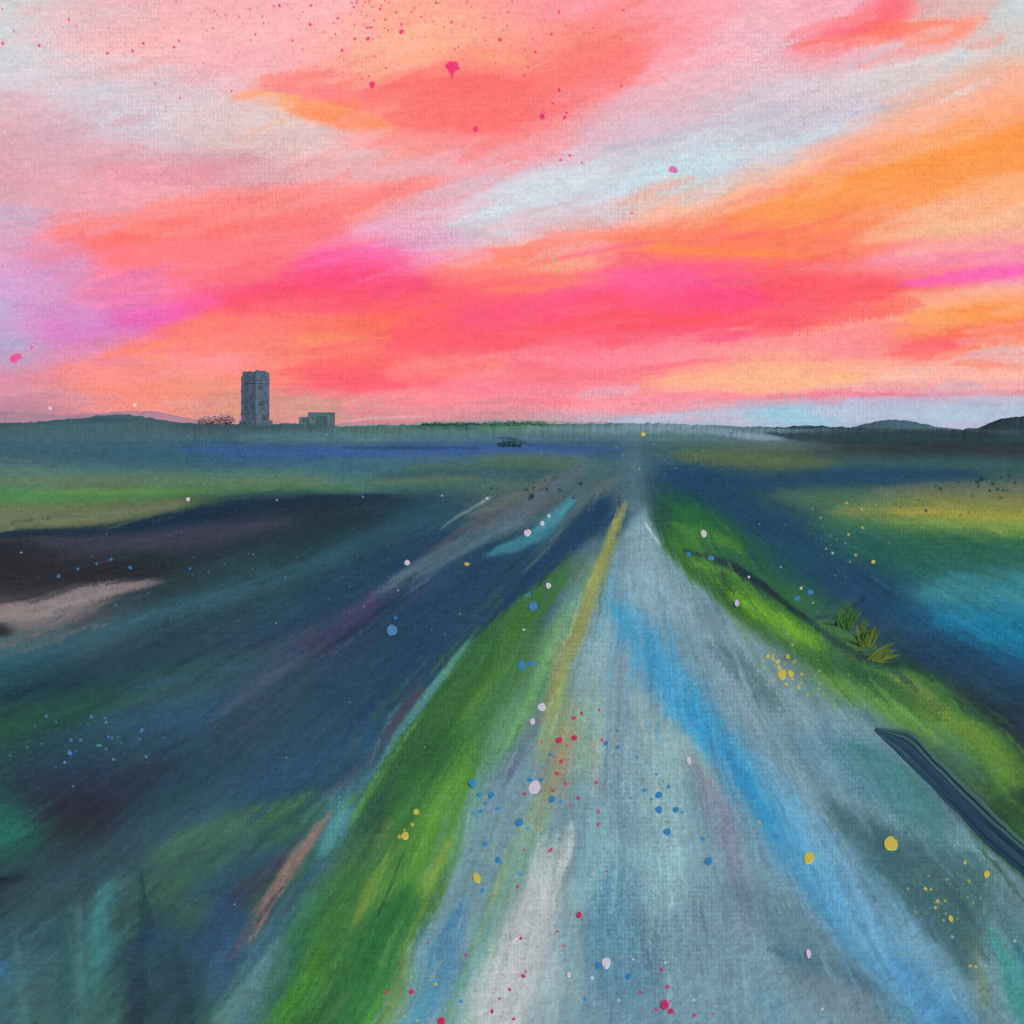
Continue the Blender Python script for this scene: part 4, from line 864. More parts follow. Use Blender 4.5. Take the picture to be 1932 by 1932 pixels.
def albedo(h, g=1.0):
    """base colour of a thing that looks like the given colour in this light"""
    return np.clip(lin(hexc(h)) / LIGHT * g, 0, .9)

def fold(t):
    """carry on past the edge of the colour field by turning back"""
    lo, hi = U0 + 6, U1 - 6; w = hi - lo
    q = np.mod(t - lo, 2 * w)
    return lo + np.where(q > w, 2 * w - q, q)

def lookup(im, U, V):
    a = (fold(U) - U0) * SC; b = (fold(V) - U0) * SC
    ai = np.clip(a.astype(int), 0, RES - 2); bi = np.clip(b.astype(int), 0, RES - 2)
    fa = (a - ai)[..., None]; fb = (b - bi)[..., None]
    return (im[bi, ai] * (1 - fa) + im[bi, ai + 1] * fa) * (1 - fb) + (im[bi + 1, ai] * (1 - fa) + im[bi + 1, ai + 1] * fa) * fb

def tag(o, label=None, cat=None, group=None, kind=None):
    if label: o['label'] = label
    if cat: o['category'] = cat
    if group: o['group'] = group
    if kind: o['kind'] = kind
    return o

def empty(name, loc, rz=0):
    o = bpy.data.objects.new(name, None); COL.objects.link(o); o.location = loc; o.rotation_euler = (0, 0, rz)
    o.empty_display_size = .3
    return o

def link_mesh(name, me, mat, parent=None):
    o = bpy.data.objects.new(name, me); COL.objects.link(o)
    if mat: me.materials.append(mat)
    if parent: o.parent = parent
    return o

def bm_obj(name, bm, mat, parent=None, smooth=False):
    me = bpy.data.meshes.new(name); bm.normal_update(); bm.to_mesh(me); bm.free()
    if smooth: me.polygons.foreach_set('use_smooth', [True] * len(me.polygons))
    return link_mesh(name, me, mat, parent)

def np_mesh(name, co, quads, col=None, smooth=True):
    used = np.zeros(len(co), bool); used[quads.ravel()] = True
    idx = np.cumsum(used) - 1
    co = co[used]; quads = idx[quads]
    me = bpy.data.meshes.new(name)
    me.vertices.add(len(co)); me.vertices.foreach_set('co', co.astype(np.float32).ravel())
    me.loops.add(quads.size); me.loops.foreach_set('vertex_index', quads.astype(np.int32).ravel())
    me.polygons.add(len(quads)); me.polygons.foreach_set('loop_start', np.arange(0, quads.size, 4, dtype=np.int32))
    me.update(calc_edges=True)
    if smooth: me.polygons.foreach_set('use_smooth', np.ones(len(quads), bool))
    if col is not None:
        at = me.color_attributes.new('tint', 'FLOAT_COLOR', 'POINT')
        c4 = np.ones((len(co), 4), np.float32); c4[:, :3] = col[used]
        at.data.foreach_set('color', c4.ravel())
    return me

def mat_tinted(name, nscale=(6, 1.2, 6), amt=.10, bump=.25, rough=1.0):
    m = bpy.data.materials.new(name); m.use_nodes = True; n = m.node_tree.nodes; l = m.node_tree.links
    p = n['Principled BSDF']; p.inputs['Roughness'].default_value = rough
    p.inputs['Specular IOR Level'].default_value = 0.0
    a = n.new('ShaderNodeAttribute'); a.attribute_name = 'tint'
    g = n.new('ShaderNodeNewGeometry'); mp = n.new('ShaderNodeMapping'); mp.inputs['Scale'].default_value = nscale
    l.new(g.outputs['Position'], mp.inputs['Vector'])
    t = n.new('ShaderNodeTexNoise'); t.inputs['Scale'].default_value = 2.0; t.inputs['Detail'].default_value = 6; t.inputs['Roughness'].default_value = .65
    l.new(mp.outputs[0], t.inputs['Vector'])
    r = n.new('ShaderNodeMapRange'); r.inputs['From Min'].default_value = .3; r.inputs['From Max'].default_value = .7
    r.inputs['To Min'].default_value = 1 - amt; r.inputs['To Max'].default_value = 1 + amt
    l.new(t.outputs['Fac'], r.inputs['Value'])
    vm = n.new('ShaderNodeVectorMath'); vm.operation = 'SCALE'
    l.new(a.outputs['Color'], vm.inputs[0]); l.new(r.outputs[0], vm.inputs['Scale'])
    l.new(vm.outputs[0], p.inputs['Base Color'])
    b = n.new('ShaderNodeBump'); b.inputs['Strength'].default_value = bump; b.inputs['Distance'].default_value = .02
    l.new(t.outputs['Fac'], b.inputs['Height']); l.new(b.outputs[0], p.inputs['Normal'])
    return m

def mat_plain(name, h, g=1.0, amt=.12, scale=3.0, h2=None, rough=.95, bump=0):
    m = bpy.data.materials.new(name); m.use_nodes = True; n = m.node_tree.nodes; l = m.node_tree.links
    p = n['Principled BSDF']; p.inputs['Roughness'].default_value = rough; p.inputs['Specular IOR Level'].default_value = .1
    c = albedo(h, g); c2 = albedo(h2, g) if h2 else c * (1 - amt)
    tc = n.new('ShaderNodeTexCoord')
    t = n.new('ShaderNodeTexNoise'); t.inputs['Scale'].default_value = scale; t.inputs['Detail'].default_value = 7; t.inputs['Roughness'].default_value = .7
    l.new(tc.outputs['Object'], t.inputs['Vector'])
    cr = n.new('ShaderNodeValToRGB'); cr.color_ramp.elements[0].position = .35; cr.color_ramp.elements[1].position = .65
    cr.color_ramp.elements[0].color = (*c2, 1); cr.color_ramp.elements[1].color = (*np.clip(c * (1 + amt), 0, .95), 1)
    l.new(t.outputs['Fac'], cr.inputs[0]); l.new(cr.outputs[0], p.inputs['Base Color'])
    if bump:
        b = n.new('ShaderNodeBump'); b.inputs['Strength'].default_value = bump; b.inputs['Distance'].default_value = .15
        l.new(t.outputs['Fac'], b.inputs['Height']); l.new(b.outputs[0], p.inputs['Normal'])
    return m

sky_img = paint_sky()
land_img = paint_land()

# ---------------------------------------------------------------- sky: a great vault of cloud standing 2.6 km off
def axis(lo, a, b, hi, step, coarse):
    return np.concatenate([np.arange(lo, a, coarse), np.arange(a, b, step), np.arange(b, hi + coarse, coarse)])
R_SKY = 2600.0
us = axis(-1500, -20, 1952, 3430, 1.4, 14); vs = axis(-1250, -20, 822, 860, 1.4, 14)
UU, VV = np.meshgrid(us, vs)
d = np.stack([(UU - 966) / 1932, np.ones_like(UU), (812 - VV) / 1932], -1)
d = d / np.linalg.norm(d, axis=-1, keepdims=True)
co = (d * R_SKY + np.array([0, 0, H])).reshape(-1, 3)
ny, nx = UU.shape
I = np.arange(ny * nx).reshape(ny, nx)
quads = np.stack([I[:-1, :-1], I[:-1, 1:], I[1:, 1:], I[1:, :-1]], -1).reshape(-1, 4)
sky_col = lin(lookup(sky_img, UU, VV)).reshape(-1, 3)
m_sky = bpy.data.materials.new('sunset_cloud'); m_sky.use_nodes = True
n = m_sky.node_tree.nodes; l = m_sky.node_tree.links; n.clear()
out = n.new('ShaderNodeOutputMaterial'); em = n.new('ShaderNodeEmission'); at = n.new('ShaderNodeAttribute'); at.attribute_name = 'tint'
l.new(at.outputs['Color'], em.inputs['Color']); l.new(em.outputs[0], out.inputs['Surface'])
sky = link_mesh('sky', np_mesh('sky', co, quads, sky_col), m_sky)
tag(sky, 'pink, coral and orange sunset clouds with pale blue gaps', 'sky', kind='structure')

# ---------------------------------------------------------------- lie of the land
def seg_dist(U, V, pts):
    D = np.full(U.shape, 1e9, np.float32)
    for (ax, ay), (bx, by) in zip(pts[:-1], pts[1:]):
        dx, dy = bx - ax, by - ay
        s = np.clip(((U - ax) * dx + (V - ay) * dy) / (dx * dx + dy * dy), 0, 1)
        D = np.minimum(D, np.hypot(U - ax - s * dx, V - ay - s * dy))
    return D

def inside(U, V, P):
    r = np.zeros(U.shape, bool); n = len(P)
    for i in range(n):
        ax, ay = P[i]; bx, by = P[(i + 1) % n]
        if ay == by: continue
        r ^= ((ay > V) != (by > V)) & (U < (bx - ax) * (V - ay) / (by - ay) + ax)
    return r

def sdist(U, V, P):
    q = seg_dist(U, V, list(P) + [P[0]])
    return np.where(inside(U, V, P), q, -q)

# outlines in plan (bearing, nearness)
ROAD = [(1186, 905), (1206, 905), (1222, 975), (1250, 1036), (1300, 1090), (1380, 1160), (1440, 1225), (1520, 1290), (1620, 1350),
        (1690, 1400), (1780, 1500), (1860, 1595), (1960, 1690), (2300, 2020), (3400, 3950), (300, 3950), (560, 2250), (700, 1990), (790, 1860), (860, 1700), (920, 1520), (985, 1380),
        (1045, 1290), (1100, 1150), (1140, 1050)]
VERGE_L = [(1170, 960), (1140, 1050), (1100, 1150), (1045, 1290), (985, 1380), (920, 1520), (860, 1700), (790, 1860), (700, 1990), (560, 2250), (300, 3950), (-900, 3950), (250, 2250),
           (450, 1990), (560, 1780), (640, 1600), (690, 1480), (770, 1350), (870, 1210), (960, 1120), (1060, 1050)]
VERGE_R = [(1222, 975), (1250, 1036), (1300, 1090), (1380, 1160), (1440, 1225), (1520, 1290), (1620, 1350), (1690, 1400), (1780, 1500), (1860, 1595), (1960, 1690), (2300, 2020),
           (2700, 2020), (2100, 1560), (1935, 1500), (1900, 1420), (1830, 1350), (1740, 1290), (1640, 1225), (1590, 1165), (1500, 1150), (1430, 1095), (1330, 1040), (1260, 975)]
DITCH = [(1290, 1042), (1330, 1048), (1380, 1068), (1430, 1100), (1465, 1130), (1495, 1152), (1520, 1166), (1560, 1164), (1622, 1128)]
TRACK = [(420, 1345), (520, 1280), (640, 1195), (760, 1095), (870, 1020), (990, 945), (1110, 880)]

def relief(U, V):
    """height of the ground above the road's level, metres"""
    near = np.clip((V - 840) / 160, 0, 1)
    wide = np.maximum((V - 812) * .09, 4)
    z = .085 * sst(0, 1, sdist(U, V, VERGE_L) / wide) + .10 * sst(0, 1, sdist(U, V, VERGE_R) / wide)
    z += .02 * sst(0, 1, sdist(U, V, ROAD) / (wide * 3))
    z -= .05 * np.exp(-(seg_dist(U, V, DITCH) / 7) ** 2)
    z -= .03 * np.exp(-(seg_dist(U, V, TRACK) / 22) ** 2)
    return z * near

KH = 1932 * H
def plan(U, V):
    y = KH / (V - 812); return (U - 966) / 1932 * y, y

us = axis(-2600, -24, 1956, 4600, 1.4, 26)
vs = np.concatenate([812 + np.geomspace(3.2, 14, 12)[:-1], np.arange(826, 1960, 1.4), np.geomspace(1961, 3900, 50)])
UU, VV = np.meshgrid(us, vs)
X, Y = plan(UU, VV)
Z = relief(UU, VV)
lump = vnoise(UU.shape, 5, 5, 71) * .5 + vnoise(UU.shape, 17, 12, 72) - .75
Z = Z + lump * .007 * np.clip((VV - 900) / 200, 0, 1)
co = np.stack([X, Y, Z], -1).reshape(-1, 3)
Va = 812 + 1932 * (H - Z) / Y
land_col = np.clip(lin(lookup(land_img, UU, Va)) / LIGHT, 0, .95).reshape(-1, 3)
ny, nx = UU.shape
I = np.arange(ny * nx).reshape(ny, nx)
quads = np.stack([I[:-1, :-1], I[1:, :-1], I[1:, 1:], I[:-1, 1:]], -1)
Uc = (UU[:-1, :-1] + UU[1:, 1:]) / 2; Vc = (VV[:-1, :-1] + VV[1:, 1:]) / 2
cls = np.zeros(Uc.shape, int)
cls[inside(Uc, Vc, VERGE_L)] = 2; cls[inside(Uc, Vc, VERGE_R)] = 3; cls[inside(Uc, Vc, ROAD)] = 1
td = seg_dist(Uc, Vc, TRACK) < np.clip((1400 - Vc) * 0 + 8 + (Vc - 880) * .04, 6, 24)
cls[(cls == 0) & td] = 4
m_land = mat_tinted('brushed_field'); m_road = mat_tinted('brushed_road_surface', (9, 1.0, 9), .07, .2)
m_verge = mat_tinted('brushed_grass', (14, 3, 14), .13, .5)
gq = quads[cls == 0]
# the field goes on beside and behind the viewer, on a lower sheet
ext = np.array([[-2600, -400, -.5], [2600, -400, -.5], [2600, 2600, -.5], [-2600, 2600, -.5]], float)
co_g = np.concatenate([co, ext]); cg = np.concatenate([land_col, np.tile(albedo('2c4850'), (4, 1))])
gq = np.concatenate([gq, np.array([[len(co), len(co) + 1, len(co) + 2, len(co) + 3]])])
tag(link_mesh('ground', np_mesh('ground', co_g, gq, cg), m_land), 'flat dark blue and green fields reaching the horizon', 'field', kind='structure')
tag(link_mesh('road', np_mesh('road', co, quads[cls == 1], land_col), m_road), 'pale blue-grey road narrowing to the horizon with a bright blue streak', 'road', kind='structure')
tag(link_mesh('grass_verge', np_mesh('grass_verge', co, quads[cls == 2], land_col), m_verge), 'broad green grass verge on the left of the road, yellow line along it', 'verge', kind='structure')
tag(link_mesh('grass_verge', np_mesh('grass_verge', co, quads[cls == 3], land_col), m_verge), 'bright green grass verge on the right of the road with a dark wavy ditch', 'verge', kind='structure')
tag(link_mesh('farm_track', np_mesh('farm_track', co, quads[cls == 4], land_col), m_land), 'purple and grey track crossing the left field towards the horizon', 'track', kind='structure')

# ---------------------------------------------------------------- hills
def hill(name, prof, D, depth, label, col=None, base_z=-.6, front=None):
    """a long low ridge: crest heights from its skyline, soft front slope, falling away behind"""
    px = np.array([p[0] for p in prof], float); pv = np.array([p[1] for p in prof], float)
    U = axis(max(px[0], -1400), 0, 1932, min(px[-1], 3300), 1.75, 14)
    U = U[(U >= px[0]) & (U <= px[-1])]
    crest = np.interp(U, px, pv)
    k = np.hanning(9); k /= k.sum()
    crest = np.convolve(np.pad(crest, 4, mode='edge'), k, mode='valid')
    crest += (vnoise((1, len(U)), 6, 1, 80 + int(D))[0] - .5) * 2.6 + (vnoise((1, len(U)), 2, 1, 81 + int(D))[0] - .5) * 1.7
    zc = H + (812 - crest) / 1932 * D
    if col is None: zc = np.maximum(zc, -.35)
    ts = np.concatenate([np.linspace(0, 1, 26), np.linspace(1.15, 2.2, 5)])
    f = front or depth
    T, ZC = np.meshgrid(ts, zc, indexing='ij'); UUh = np.meshgrid(ts, U, indexing='ij')[1]
    yv = D - f + T * f
    prof_z = np.where(T <= 1, np.sin(np.clip(T, 0, 1) * math.pi / 2) ** .9, np.cos(np.clip((T - 1) / 1.2, 0, 1) * math.pi / 2))
    zz = base_z + (ZC - base_z) * prof_z
    xx = (UUh - 966) / 1932 * D * (1 + (yv / D - 1) * 1.0)
    co = np.stack([xx, yv, zz], -1).reshape(-1, 3)
    Vh = 812 + 1932 * (H - zz) / yv
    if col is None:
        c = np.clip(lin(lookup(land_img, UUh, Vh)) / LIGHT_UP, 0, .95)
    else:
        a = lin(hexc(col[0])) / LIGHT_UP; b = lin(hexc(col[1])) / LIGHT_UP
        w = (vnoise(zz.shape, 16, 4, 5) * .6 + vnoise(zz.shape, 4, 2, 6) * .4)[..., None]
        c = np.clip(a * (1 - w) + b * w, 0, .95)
    ny, nx = zz.shape; I = np.arange(ny * nx).reshape(ny, nx)
    q = np.stack([I[:-1, :-1], I[:-1, 1:], I[1:, 1:], I[1:, :-1]], -1).reshape(-1, 4)
    o = link_mesh(name, np_mesh(name, co, q, c.reshape(-1, 3)), m_land)
    return tag(o, label, 'hill', kind='structure')

LIGHT_UP = LIGHT * .97
hill('hill', [(-1400, 800), (-200, 792), (0, 798), (60, 796), (140, 790), (200, 782), (235, 782), (270, 786), (330, 796), (400, 800), (450, 801), (510, 800),
              (560, 799), (640, 804), (760, 801), (900, 799), (1060, 800), (1200, 798), (1330, 802), (1450, 806), (1600, 810), (1900, 812), (3300, 806)],
     470, 90, 'long low grey-green ridge carrying the stone tower')
hill('hill', [(1300, 840), (1380, 812), (1400, 810), (1450, 807), (1490, 805), (1535, 803), (1580, 805), (1640, 808), (1720, 809), (1790, 811), (1840, 808), (1862, 800), (1885, 791), (1908, 787),
              (1940, 785), (2010, 784), (2200, 792), (3300, 800)], 430, 60, 'dark slate ridge on the right that rises to a knoll at its far right')
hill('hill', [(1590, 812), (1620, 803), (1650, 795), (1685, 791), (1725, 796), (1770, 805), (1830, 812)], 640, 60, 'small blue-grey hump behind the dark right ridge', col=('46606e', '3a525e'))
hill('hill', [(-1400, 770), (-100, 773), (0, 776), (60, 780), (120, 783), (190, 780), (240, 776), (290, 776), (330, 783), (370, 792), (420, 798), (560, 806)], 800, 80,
     'distant mauve ridge behind the grey-green one on the left', col=('a8808e', '8c7488'))  # haze painted into the ridge colour to soften it
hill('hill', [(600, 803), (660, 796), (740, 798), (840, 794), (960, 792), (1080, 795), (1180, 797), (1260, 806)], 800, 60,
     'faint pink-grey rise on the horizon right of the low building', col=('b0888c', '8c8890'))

# ---------------------------------------------------------------- stone tower on the ridge
def at(U, V, D):
    return ((U - 966) / 1932 * D, D, H + (812 - V) / 1932 * D)

def box(bm, cx, cy, cz, sx, sy, sz, jitter=0, cuts=0):
    r = bmesh.ops.create_cube(bm, size=1)
    vs_ = r['verts']
    for v in vs_: v.co = Vector((cx + v.co.x * sx, cy + v.co.y * sy, cz + v.co.z * sz))
    if cuts:
        es = list({e for v in vs_ for e in v.link_edges})
        bmesh.ops.subdivide_edges(bm, edges=es, cuts=cuts, use_grid_fill=True)
    return vs_

def weather(bm, amp, sc, seed=0):
    for v in bm.verts:
        p = v.co * sc + Vector((seed, seed * 2, 0))
        v.co += noise.noise_vector(p) * amp + noise.noise_vector(p * 3.1) * amp * .4

D_T = 452.0
m_stone = mat_plain('weathered_stone', '596378', 1.0, .14, .45, '454e62', bump=.5)
m_stone2 = mat_plain('weathered_stone_pale', '626a7e', 1.0, .1, .5, '505868', bump=.5)
m_dark = mat_plain('dark_opening', '42505c', 1.0, .2, .8)
bx, by, bz = at(483, 801, D_T)
tower = empty('stone_tower', (bx, by, bz), math.radians(-30))
tag(tower, 'tall square grey stone tower with ragged top standing on the left ridge', 'tower')
S1 = D_T / 1932
TH = 98 * S1; TW = 8.15
bm = bmesh.new(); box(bm, 0, 0, TH / 2 - 1, TW, TW, TH + 2, cuts=14); weather(bm, .22, .35, 3)
bm_obj('wall', bm, m_stone, tower)
bm = bmesh.new()
rr = random.Random(4)
for side in range(4):
    for k in range(5):
        t = (k - 2) * TW / 5.2; hgt = rr.uniform(.25, .95)
        q = (t, -TW / 2 + .45) if side == 0 else (t, TW / 2 - .45) if side == 1 else (-TW / 2 + .45, t) if side == 2 else (TW / 2 - .45, t)
        box(bm, q[0], q[1], TH + hgt / 2 - .1, 1.25 if side < 2 else .8, .8 if side < 2 else 1.25, hgt)
weather(bm, .12, .9, 8); bm_obj('parapet', bm, m_stone, tower)
bm = bmesh.new(); box(bm, 0, 0, TH - 4.6, TW + .5, TW + .5, .35, cuts=3); weather(bm, .08, .7, 2); bm_obj('string_course', bm, m_stone2, tower)
for (sx, sy) in ((-1, -1), (1, -1)):
    bm = bmesh.new(); box(bm, sx * TW / 2, sy * TW / 2, TH * .46, .8, .8, TH * .94, cuts=6); weather(bm, .12, .6, 5 + sx); bm_obj('corner_buttress', bm, m_stone2 if sx > 0 else m_stone, tower)
for (fx, z_, w_, h_) in ((-1.2, TH * .80, .7, 1.4), (1.6, TH * .55, .8, 1.8), (-1.8, TH * .34, .8, 1.6)):
    bm = bmesh.new(); box(bm, fx, -TW / 2 - .12, z_, w_, .5, h_); bm_obj('window', bm, m_dark, tower)
for (fy, z_, w_, h_) in ((-.6, TH * .42, 2.6, 1.8), (1.0, TH * .14, 2.2, 2.0), (-1.6, TH * .70, .8, 1.5)):
    bm = bmesh.new(); box(bm, TW / 2 + .12, fy, z_, .5, w_, h_, cuts=2); weather(bm, .15, .8, 9); bm_obj('window', bm, m_dark, tower)
for z_, ln in ((TH * .635, 1.4), (TH * .20, 1.5)):
    bm = bmesh.new(); box(bm, -TW / 2 - ln / 2, -TW / 2 + .6, z_, ln, .9, .5, cuts=2); weather(bm, .2, .9, 4); bm_obj('broken_ledge', bm, m_dark, tower)
bm = bmesh.new(); box(bm, 0, 0, .1, TW + 1.8, TW + 1.8, 3.2, cuts=5); weather(bm, .5, .5, 12); bm_obj('plinth', bm, m_stone, tower)

# low building right of it
bx, by, bz = at(601, 803, D_T)
m_wall = mat_plain('damp_render', '56686f', 1.0, .12, .5, '48596a', bump=.4)
m_roof = mat_plain('slate_roof', '5f727f', .95, .12, .7, '45606c')
m_door = mat_plain('dark_green_door', '42585f', 1.0, .1, .9)
hut = empty('low_building', (bx, by, bz), math.radians(-8))
tag(hut, 'low flat-roofed blue-green building on the ridge right of the tower', 'building')
bm = bmesh.new(); box(bm, 1.4, 0, 1.6, 10.4, 6, 7.6, cuts=6); weather(bm, .25, .5, 6); bm_obj('wall', bm, m_wall, hut)
rf = bm_obj('roof', (lambda b: (box(b, 1.4, 0, 5.55, 10.6, 6.2, .5, cuts=4), weather(b, .3, .5, 3), b)[2])(bmesh.new()), m_roof, hut)
bm = bmesh.new(); box(bm, -5.9, .3, .9, 4.4, 5, 5.8, cuts=5); weather(bm, .3, .6, 7); bm_obj('lean_to', bm, m_roof, hut)
bm = bmesh.new(); box(bm, 2.6, -3.05, 2.0, 4.6, .35, 4.4, cuts=3); weather(bm, .15, .6, 1); bm_obj('door', bm, m_door, hut)
bm = bmesh.new(); box(bm, -5.9, -2.3, 2.3, 1.2, .3, 1.3); bm_obj('window', bm, m_door, hut)

# ---------------------------------------------------------------- shrubs and far hedges
def leafy(bm, cx, cy, cz, rx, ry, rz, n, s, rnd):
    for _ in range(n):
        d = Vector((rnd.gauss(0, 1), rnd.gauss(0, 1), rnd.gauss(0, 1))).normalized() * (rnd.random() ** .45)
        k = 1 + .35 * noise.noise(Vector((d.x * 2 + cx, d.y * 2, d.z * 2)))
        c = Vector((cx + d.x * rx * k, cy + d.y * ry * k, cz + d.z * rz * k))
        a = Vector((rnd.gauss(0, 1), rnd.gauss(0, 1), rnd.gauss(0, 1))).normalized(); b = a.orthogonal().normalized()
        b2 = a.cross(b); q = s * rnd.uniform(.6, 1.3)
        vs_ = [bm.verts.new(c + b * q), bm.verts.new(c + b2 * q * .6), bm.verts.new(c - b * q), bm.verts.new(c - b2 * q * .6)]
        bm.faces.new(vs_)

def shrub(name, label, cat, U, V, D, wU, hU, h1, h2, n=900, group=None, seed=1, g=1.3):
    rnd = random.Random(seed)
    x, y, z = at(U, V, D); k = D / 1932
    root = empty(name, (x, y, z)); tag(root, label, cat, group)
    W, Hh = wU * k, hU * k
    bm = bmesh.new(); nl = max(2, int(W / Hh * 1.4))
    for i in range(nl):
        t = (i + .5) / nl - .5
        hh = Hh * (.65 + .35 * rnd.random()) * (1 - .9 * abs(t) ** 2.2)
        leafy(bm, t * W, rnd.uniform(-.1, .1) * Hh, hh * .5, W / nl * .85, Hh * .45, hh * .55, n // nl, Hh * .13, rnd)
    bm_obj('foliage', bm, mat_plain(name + '_leaves', h1, g, .15, .8, h2), root)
    ms = mat_plain(name + '_stem', '4a3c44')
    for i in range(nl):
        t = (i + .5) / nl - .5
        bm = bmesh.new()
        bmesh.ops.create_cone(bm, segments=6, radius1=.05 * Hh, radius2=.03 * Hh, depth=Hh * .7, cap_ends=True)
        for v in bm.verts: v.co += Vector((t * W, 0, Hh * .2))
        bm_obj('stem', bm, ms, root)
    return root
shrub('shrub', 'low reddish mauve shrub on the ridge just left of the tower', 'shrub', 407, 801, 455, 56, 20, 'a8808a', '8a6c78', 4200, seed=3)
shrub('hedge', 'dark green hedge clump on the horizon left of the road', 'hedge', 850, 804, 440, 110, 9, '2f5c54', '284c4c', 1800, seed=5)
shrub('hedge', 'mid-green soft hedge clump on the horizon nearest the road', 'hedge', 970, 805, 442, 120, 12, '54766a', '4a6e6a', 4500, seed=7)
shrub('bush', 'small dark scrubby bush in front of the blue strip of field', 'bush', 962, 842, 244, 44, 12, '34525e', '2e4c5c', 3000, seed=8)

# ---------------------------------------------------------------- leafy tufts on the right verge
m_tuft = mat_plain('ochre_green_blade', '6a7038', .8, .2, 3.0, '4c6c38', bump=.2)
m_tuft2 = mat_plain('olive_blade', '446436', .8, .2, 3.0, '3c6440')
def ground_at(U, V):
    z = float(relief(np.array([[U]], float), np.array([[V]], float))[0, 0])
    y = 1932 * (H - z) / (V - 812)
    return Vector(((U - 966) / 1932 * y, y, z))

def blade(bm, p0, lean, length, width, rnd, seg=7):
    """a broad pointed leaf with thickness, bending over"""
    d = Vector((lean[0], lean[1], 0)); prev = None
    side = Vector((1, .25, 0)).normalized() if abs(lean[0]) < abs(lean[2]) * .8 else Vector((0, .35, 1)).normalized()
    for i in range(seg + 1):
        t = i / seg
        c = p0 + Vector((lean[0] * t, lean[1] * t, lean[2] * (t - .25 * t * t) * 1.33)) * length
        w = width * (math.sin(math.pi * min(t * .85 + .15, 1)) ** .8) * (1 - t * .2) + .002
        th = Vector((0, -.012, 0))
        ring = [bm.verts.new(c - side * w), bm.verts.new(c + th), bm.verts.new(c + side * w), bm.verts.new(c - th)]
        if prev:
            for k in range(4): bm.faces.new((prev[k], prev[(k + 1) % 4], ring[(k + 1) % 4], ring[k]))
        prev = ring

def tuft(U, V, leaves, label, mat, seed):
    rnd = random.Random(seed); p = ground_at(U, V)
    root = empty('grass_tuft', p); tag(root, label, 'grass tuft')
    s = p.y / 1932
    for (dx, dv, w) in leaves:
        bm = bmesh.new(); L = math.hypot(dx, dv) * s
        for j in range(20):
            a = rnd.uniform(-.3, .3); dx2 = dx * math.cos(a) - dv * math.sin(a); dv2 = dx * math.sin(a) + dv * math.cos(a)
            ll = rnd.uniform(.4, 1.0)
            blade(bm, Vector((rnd.uniform(-.5, .5) * w * s, rnd.uniform(-.08, .08), 0)), (dx2 * s * ll / L, rnd.uniform(-.1, .1), dv2 * s * ll / L), L, w * s * .13, rnd)
        bm_obj('leaf', bm, mat, root)
    return root
tuft(1632, 1222, [(4, 50, 22), (-12, 34, 18), (18, 40, 18)], 'upright ochre tuft at the crest of the right verge', m_tuft, 1)
tuft(1640, 1246, [(56, 20, 20), (44, 10, 16), (34, 26, 16)], 'long ochre tuft leaning right over the dark hollow in the right verge', m_tuft, 2)
tuft(1590, 1186, [(16, 46, 26), (-6, 26, 22), (26, 30, 18)], 'olive pointed tuft where the wavy ditch meets the verge', m_tuft2, 3)

# ---------------------------------------------------------------- dark edging board by the right verge
up = [(1648, 1372), (1712, 1376), (1731, 1387), (1770, 1430), (1812, 1472), (1855, 1515), (1932, 1584), (2080, 1712), (2300, 1900), (2520, 2080)]
lo = [(1646, 1375), (1668, 1398), (1700, 1432), (1740, 1470), (1770, 1500), (1855, 1592), (1932, 1654), (2080, 1785), (2290, 1985), (2500, 2180)]
def along(P, t):
    P = np.array(P, float); L = np.concatenate([[0], np.cumsum(np.hypot(*np.diff(P, axis=0).T))]); L /= L[-1]
    return np.array([np.interp(t, L, P[:, 0]), np.interp(t, L, P[:, 1])])
NL, NW = 240, 44
rag = (vnoise((NL + 1, 1), 1, 9, 95)[:, 0] - .5) * .10 + (vnoise((NL + 1, 1), 1, 2.2, 96)[:, 0] - .5) * .05; rag2 = (vnoise((NL + 1, 1), 1, 12, 97)[:, 0] - .5) * .12
co_b = []; cb = []; rnd = np.random.default_rng(5)
gro = vnoise((NL + 1, NW + 1), 3.0, 70, 91) * .6 + vnoise((NL + 1, NW + 1), 1.7, 40, 92) * .4
c0 = albedo('46665e'); c1, c2, c3 = albedo('2f4a5e'), albedo('24394c'), albedo('50707a')
for i in range(NL + 1):
    t = i / NL; A = along(up, t); B = along(lo, t)
    for j in range(NW + 1):
        s = j / NW; s2 = s + (rag[i] if s < .5 else rag2[i]) * (2 * s - 1) * min(1, t * 8 + .3); q = A * (1 - s2) + B * s2
        p = ground_at(q[0], q[1])
        edge = min(s, 1 - s, t * 3) * 6
        hgt = .014 * min(1, edge) + .007 * (gro[i, j] - .5) + (-.03 if (j in (0, NW) or i == 0) else 0)
        y = 1932 * (H - p.z - max(hgt, 0)) / (q[1] - 812)
        co_b.append(((q[0] - 966) / 1932 * y, y, p.z + hgt))
        g = gro[i, j]; cu = c0 * (1 - sst(.1, .5, s)) + c1 * sst(.1, .5, s); k = np.clip((.52 - g) * 5, 0, 1); k3 = np.clip((g - .55) * 3, 0, .8) * (1.0 if s < .45 else .35)
        cb.append((cu * (1 - k) + c2 * k) * (1 - k3) + c3 * k3)
I = np.arange((NL + 1) * (NW + 1)).reshape(NL + 1, NW + 1)
q = np.stack([I[:-1, :-1], I[1:, :-1], I[1:, 1:], I[:-1, 1:]], -1).reshape(-1, 4)[:, ::-1]
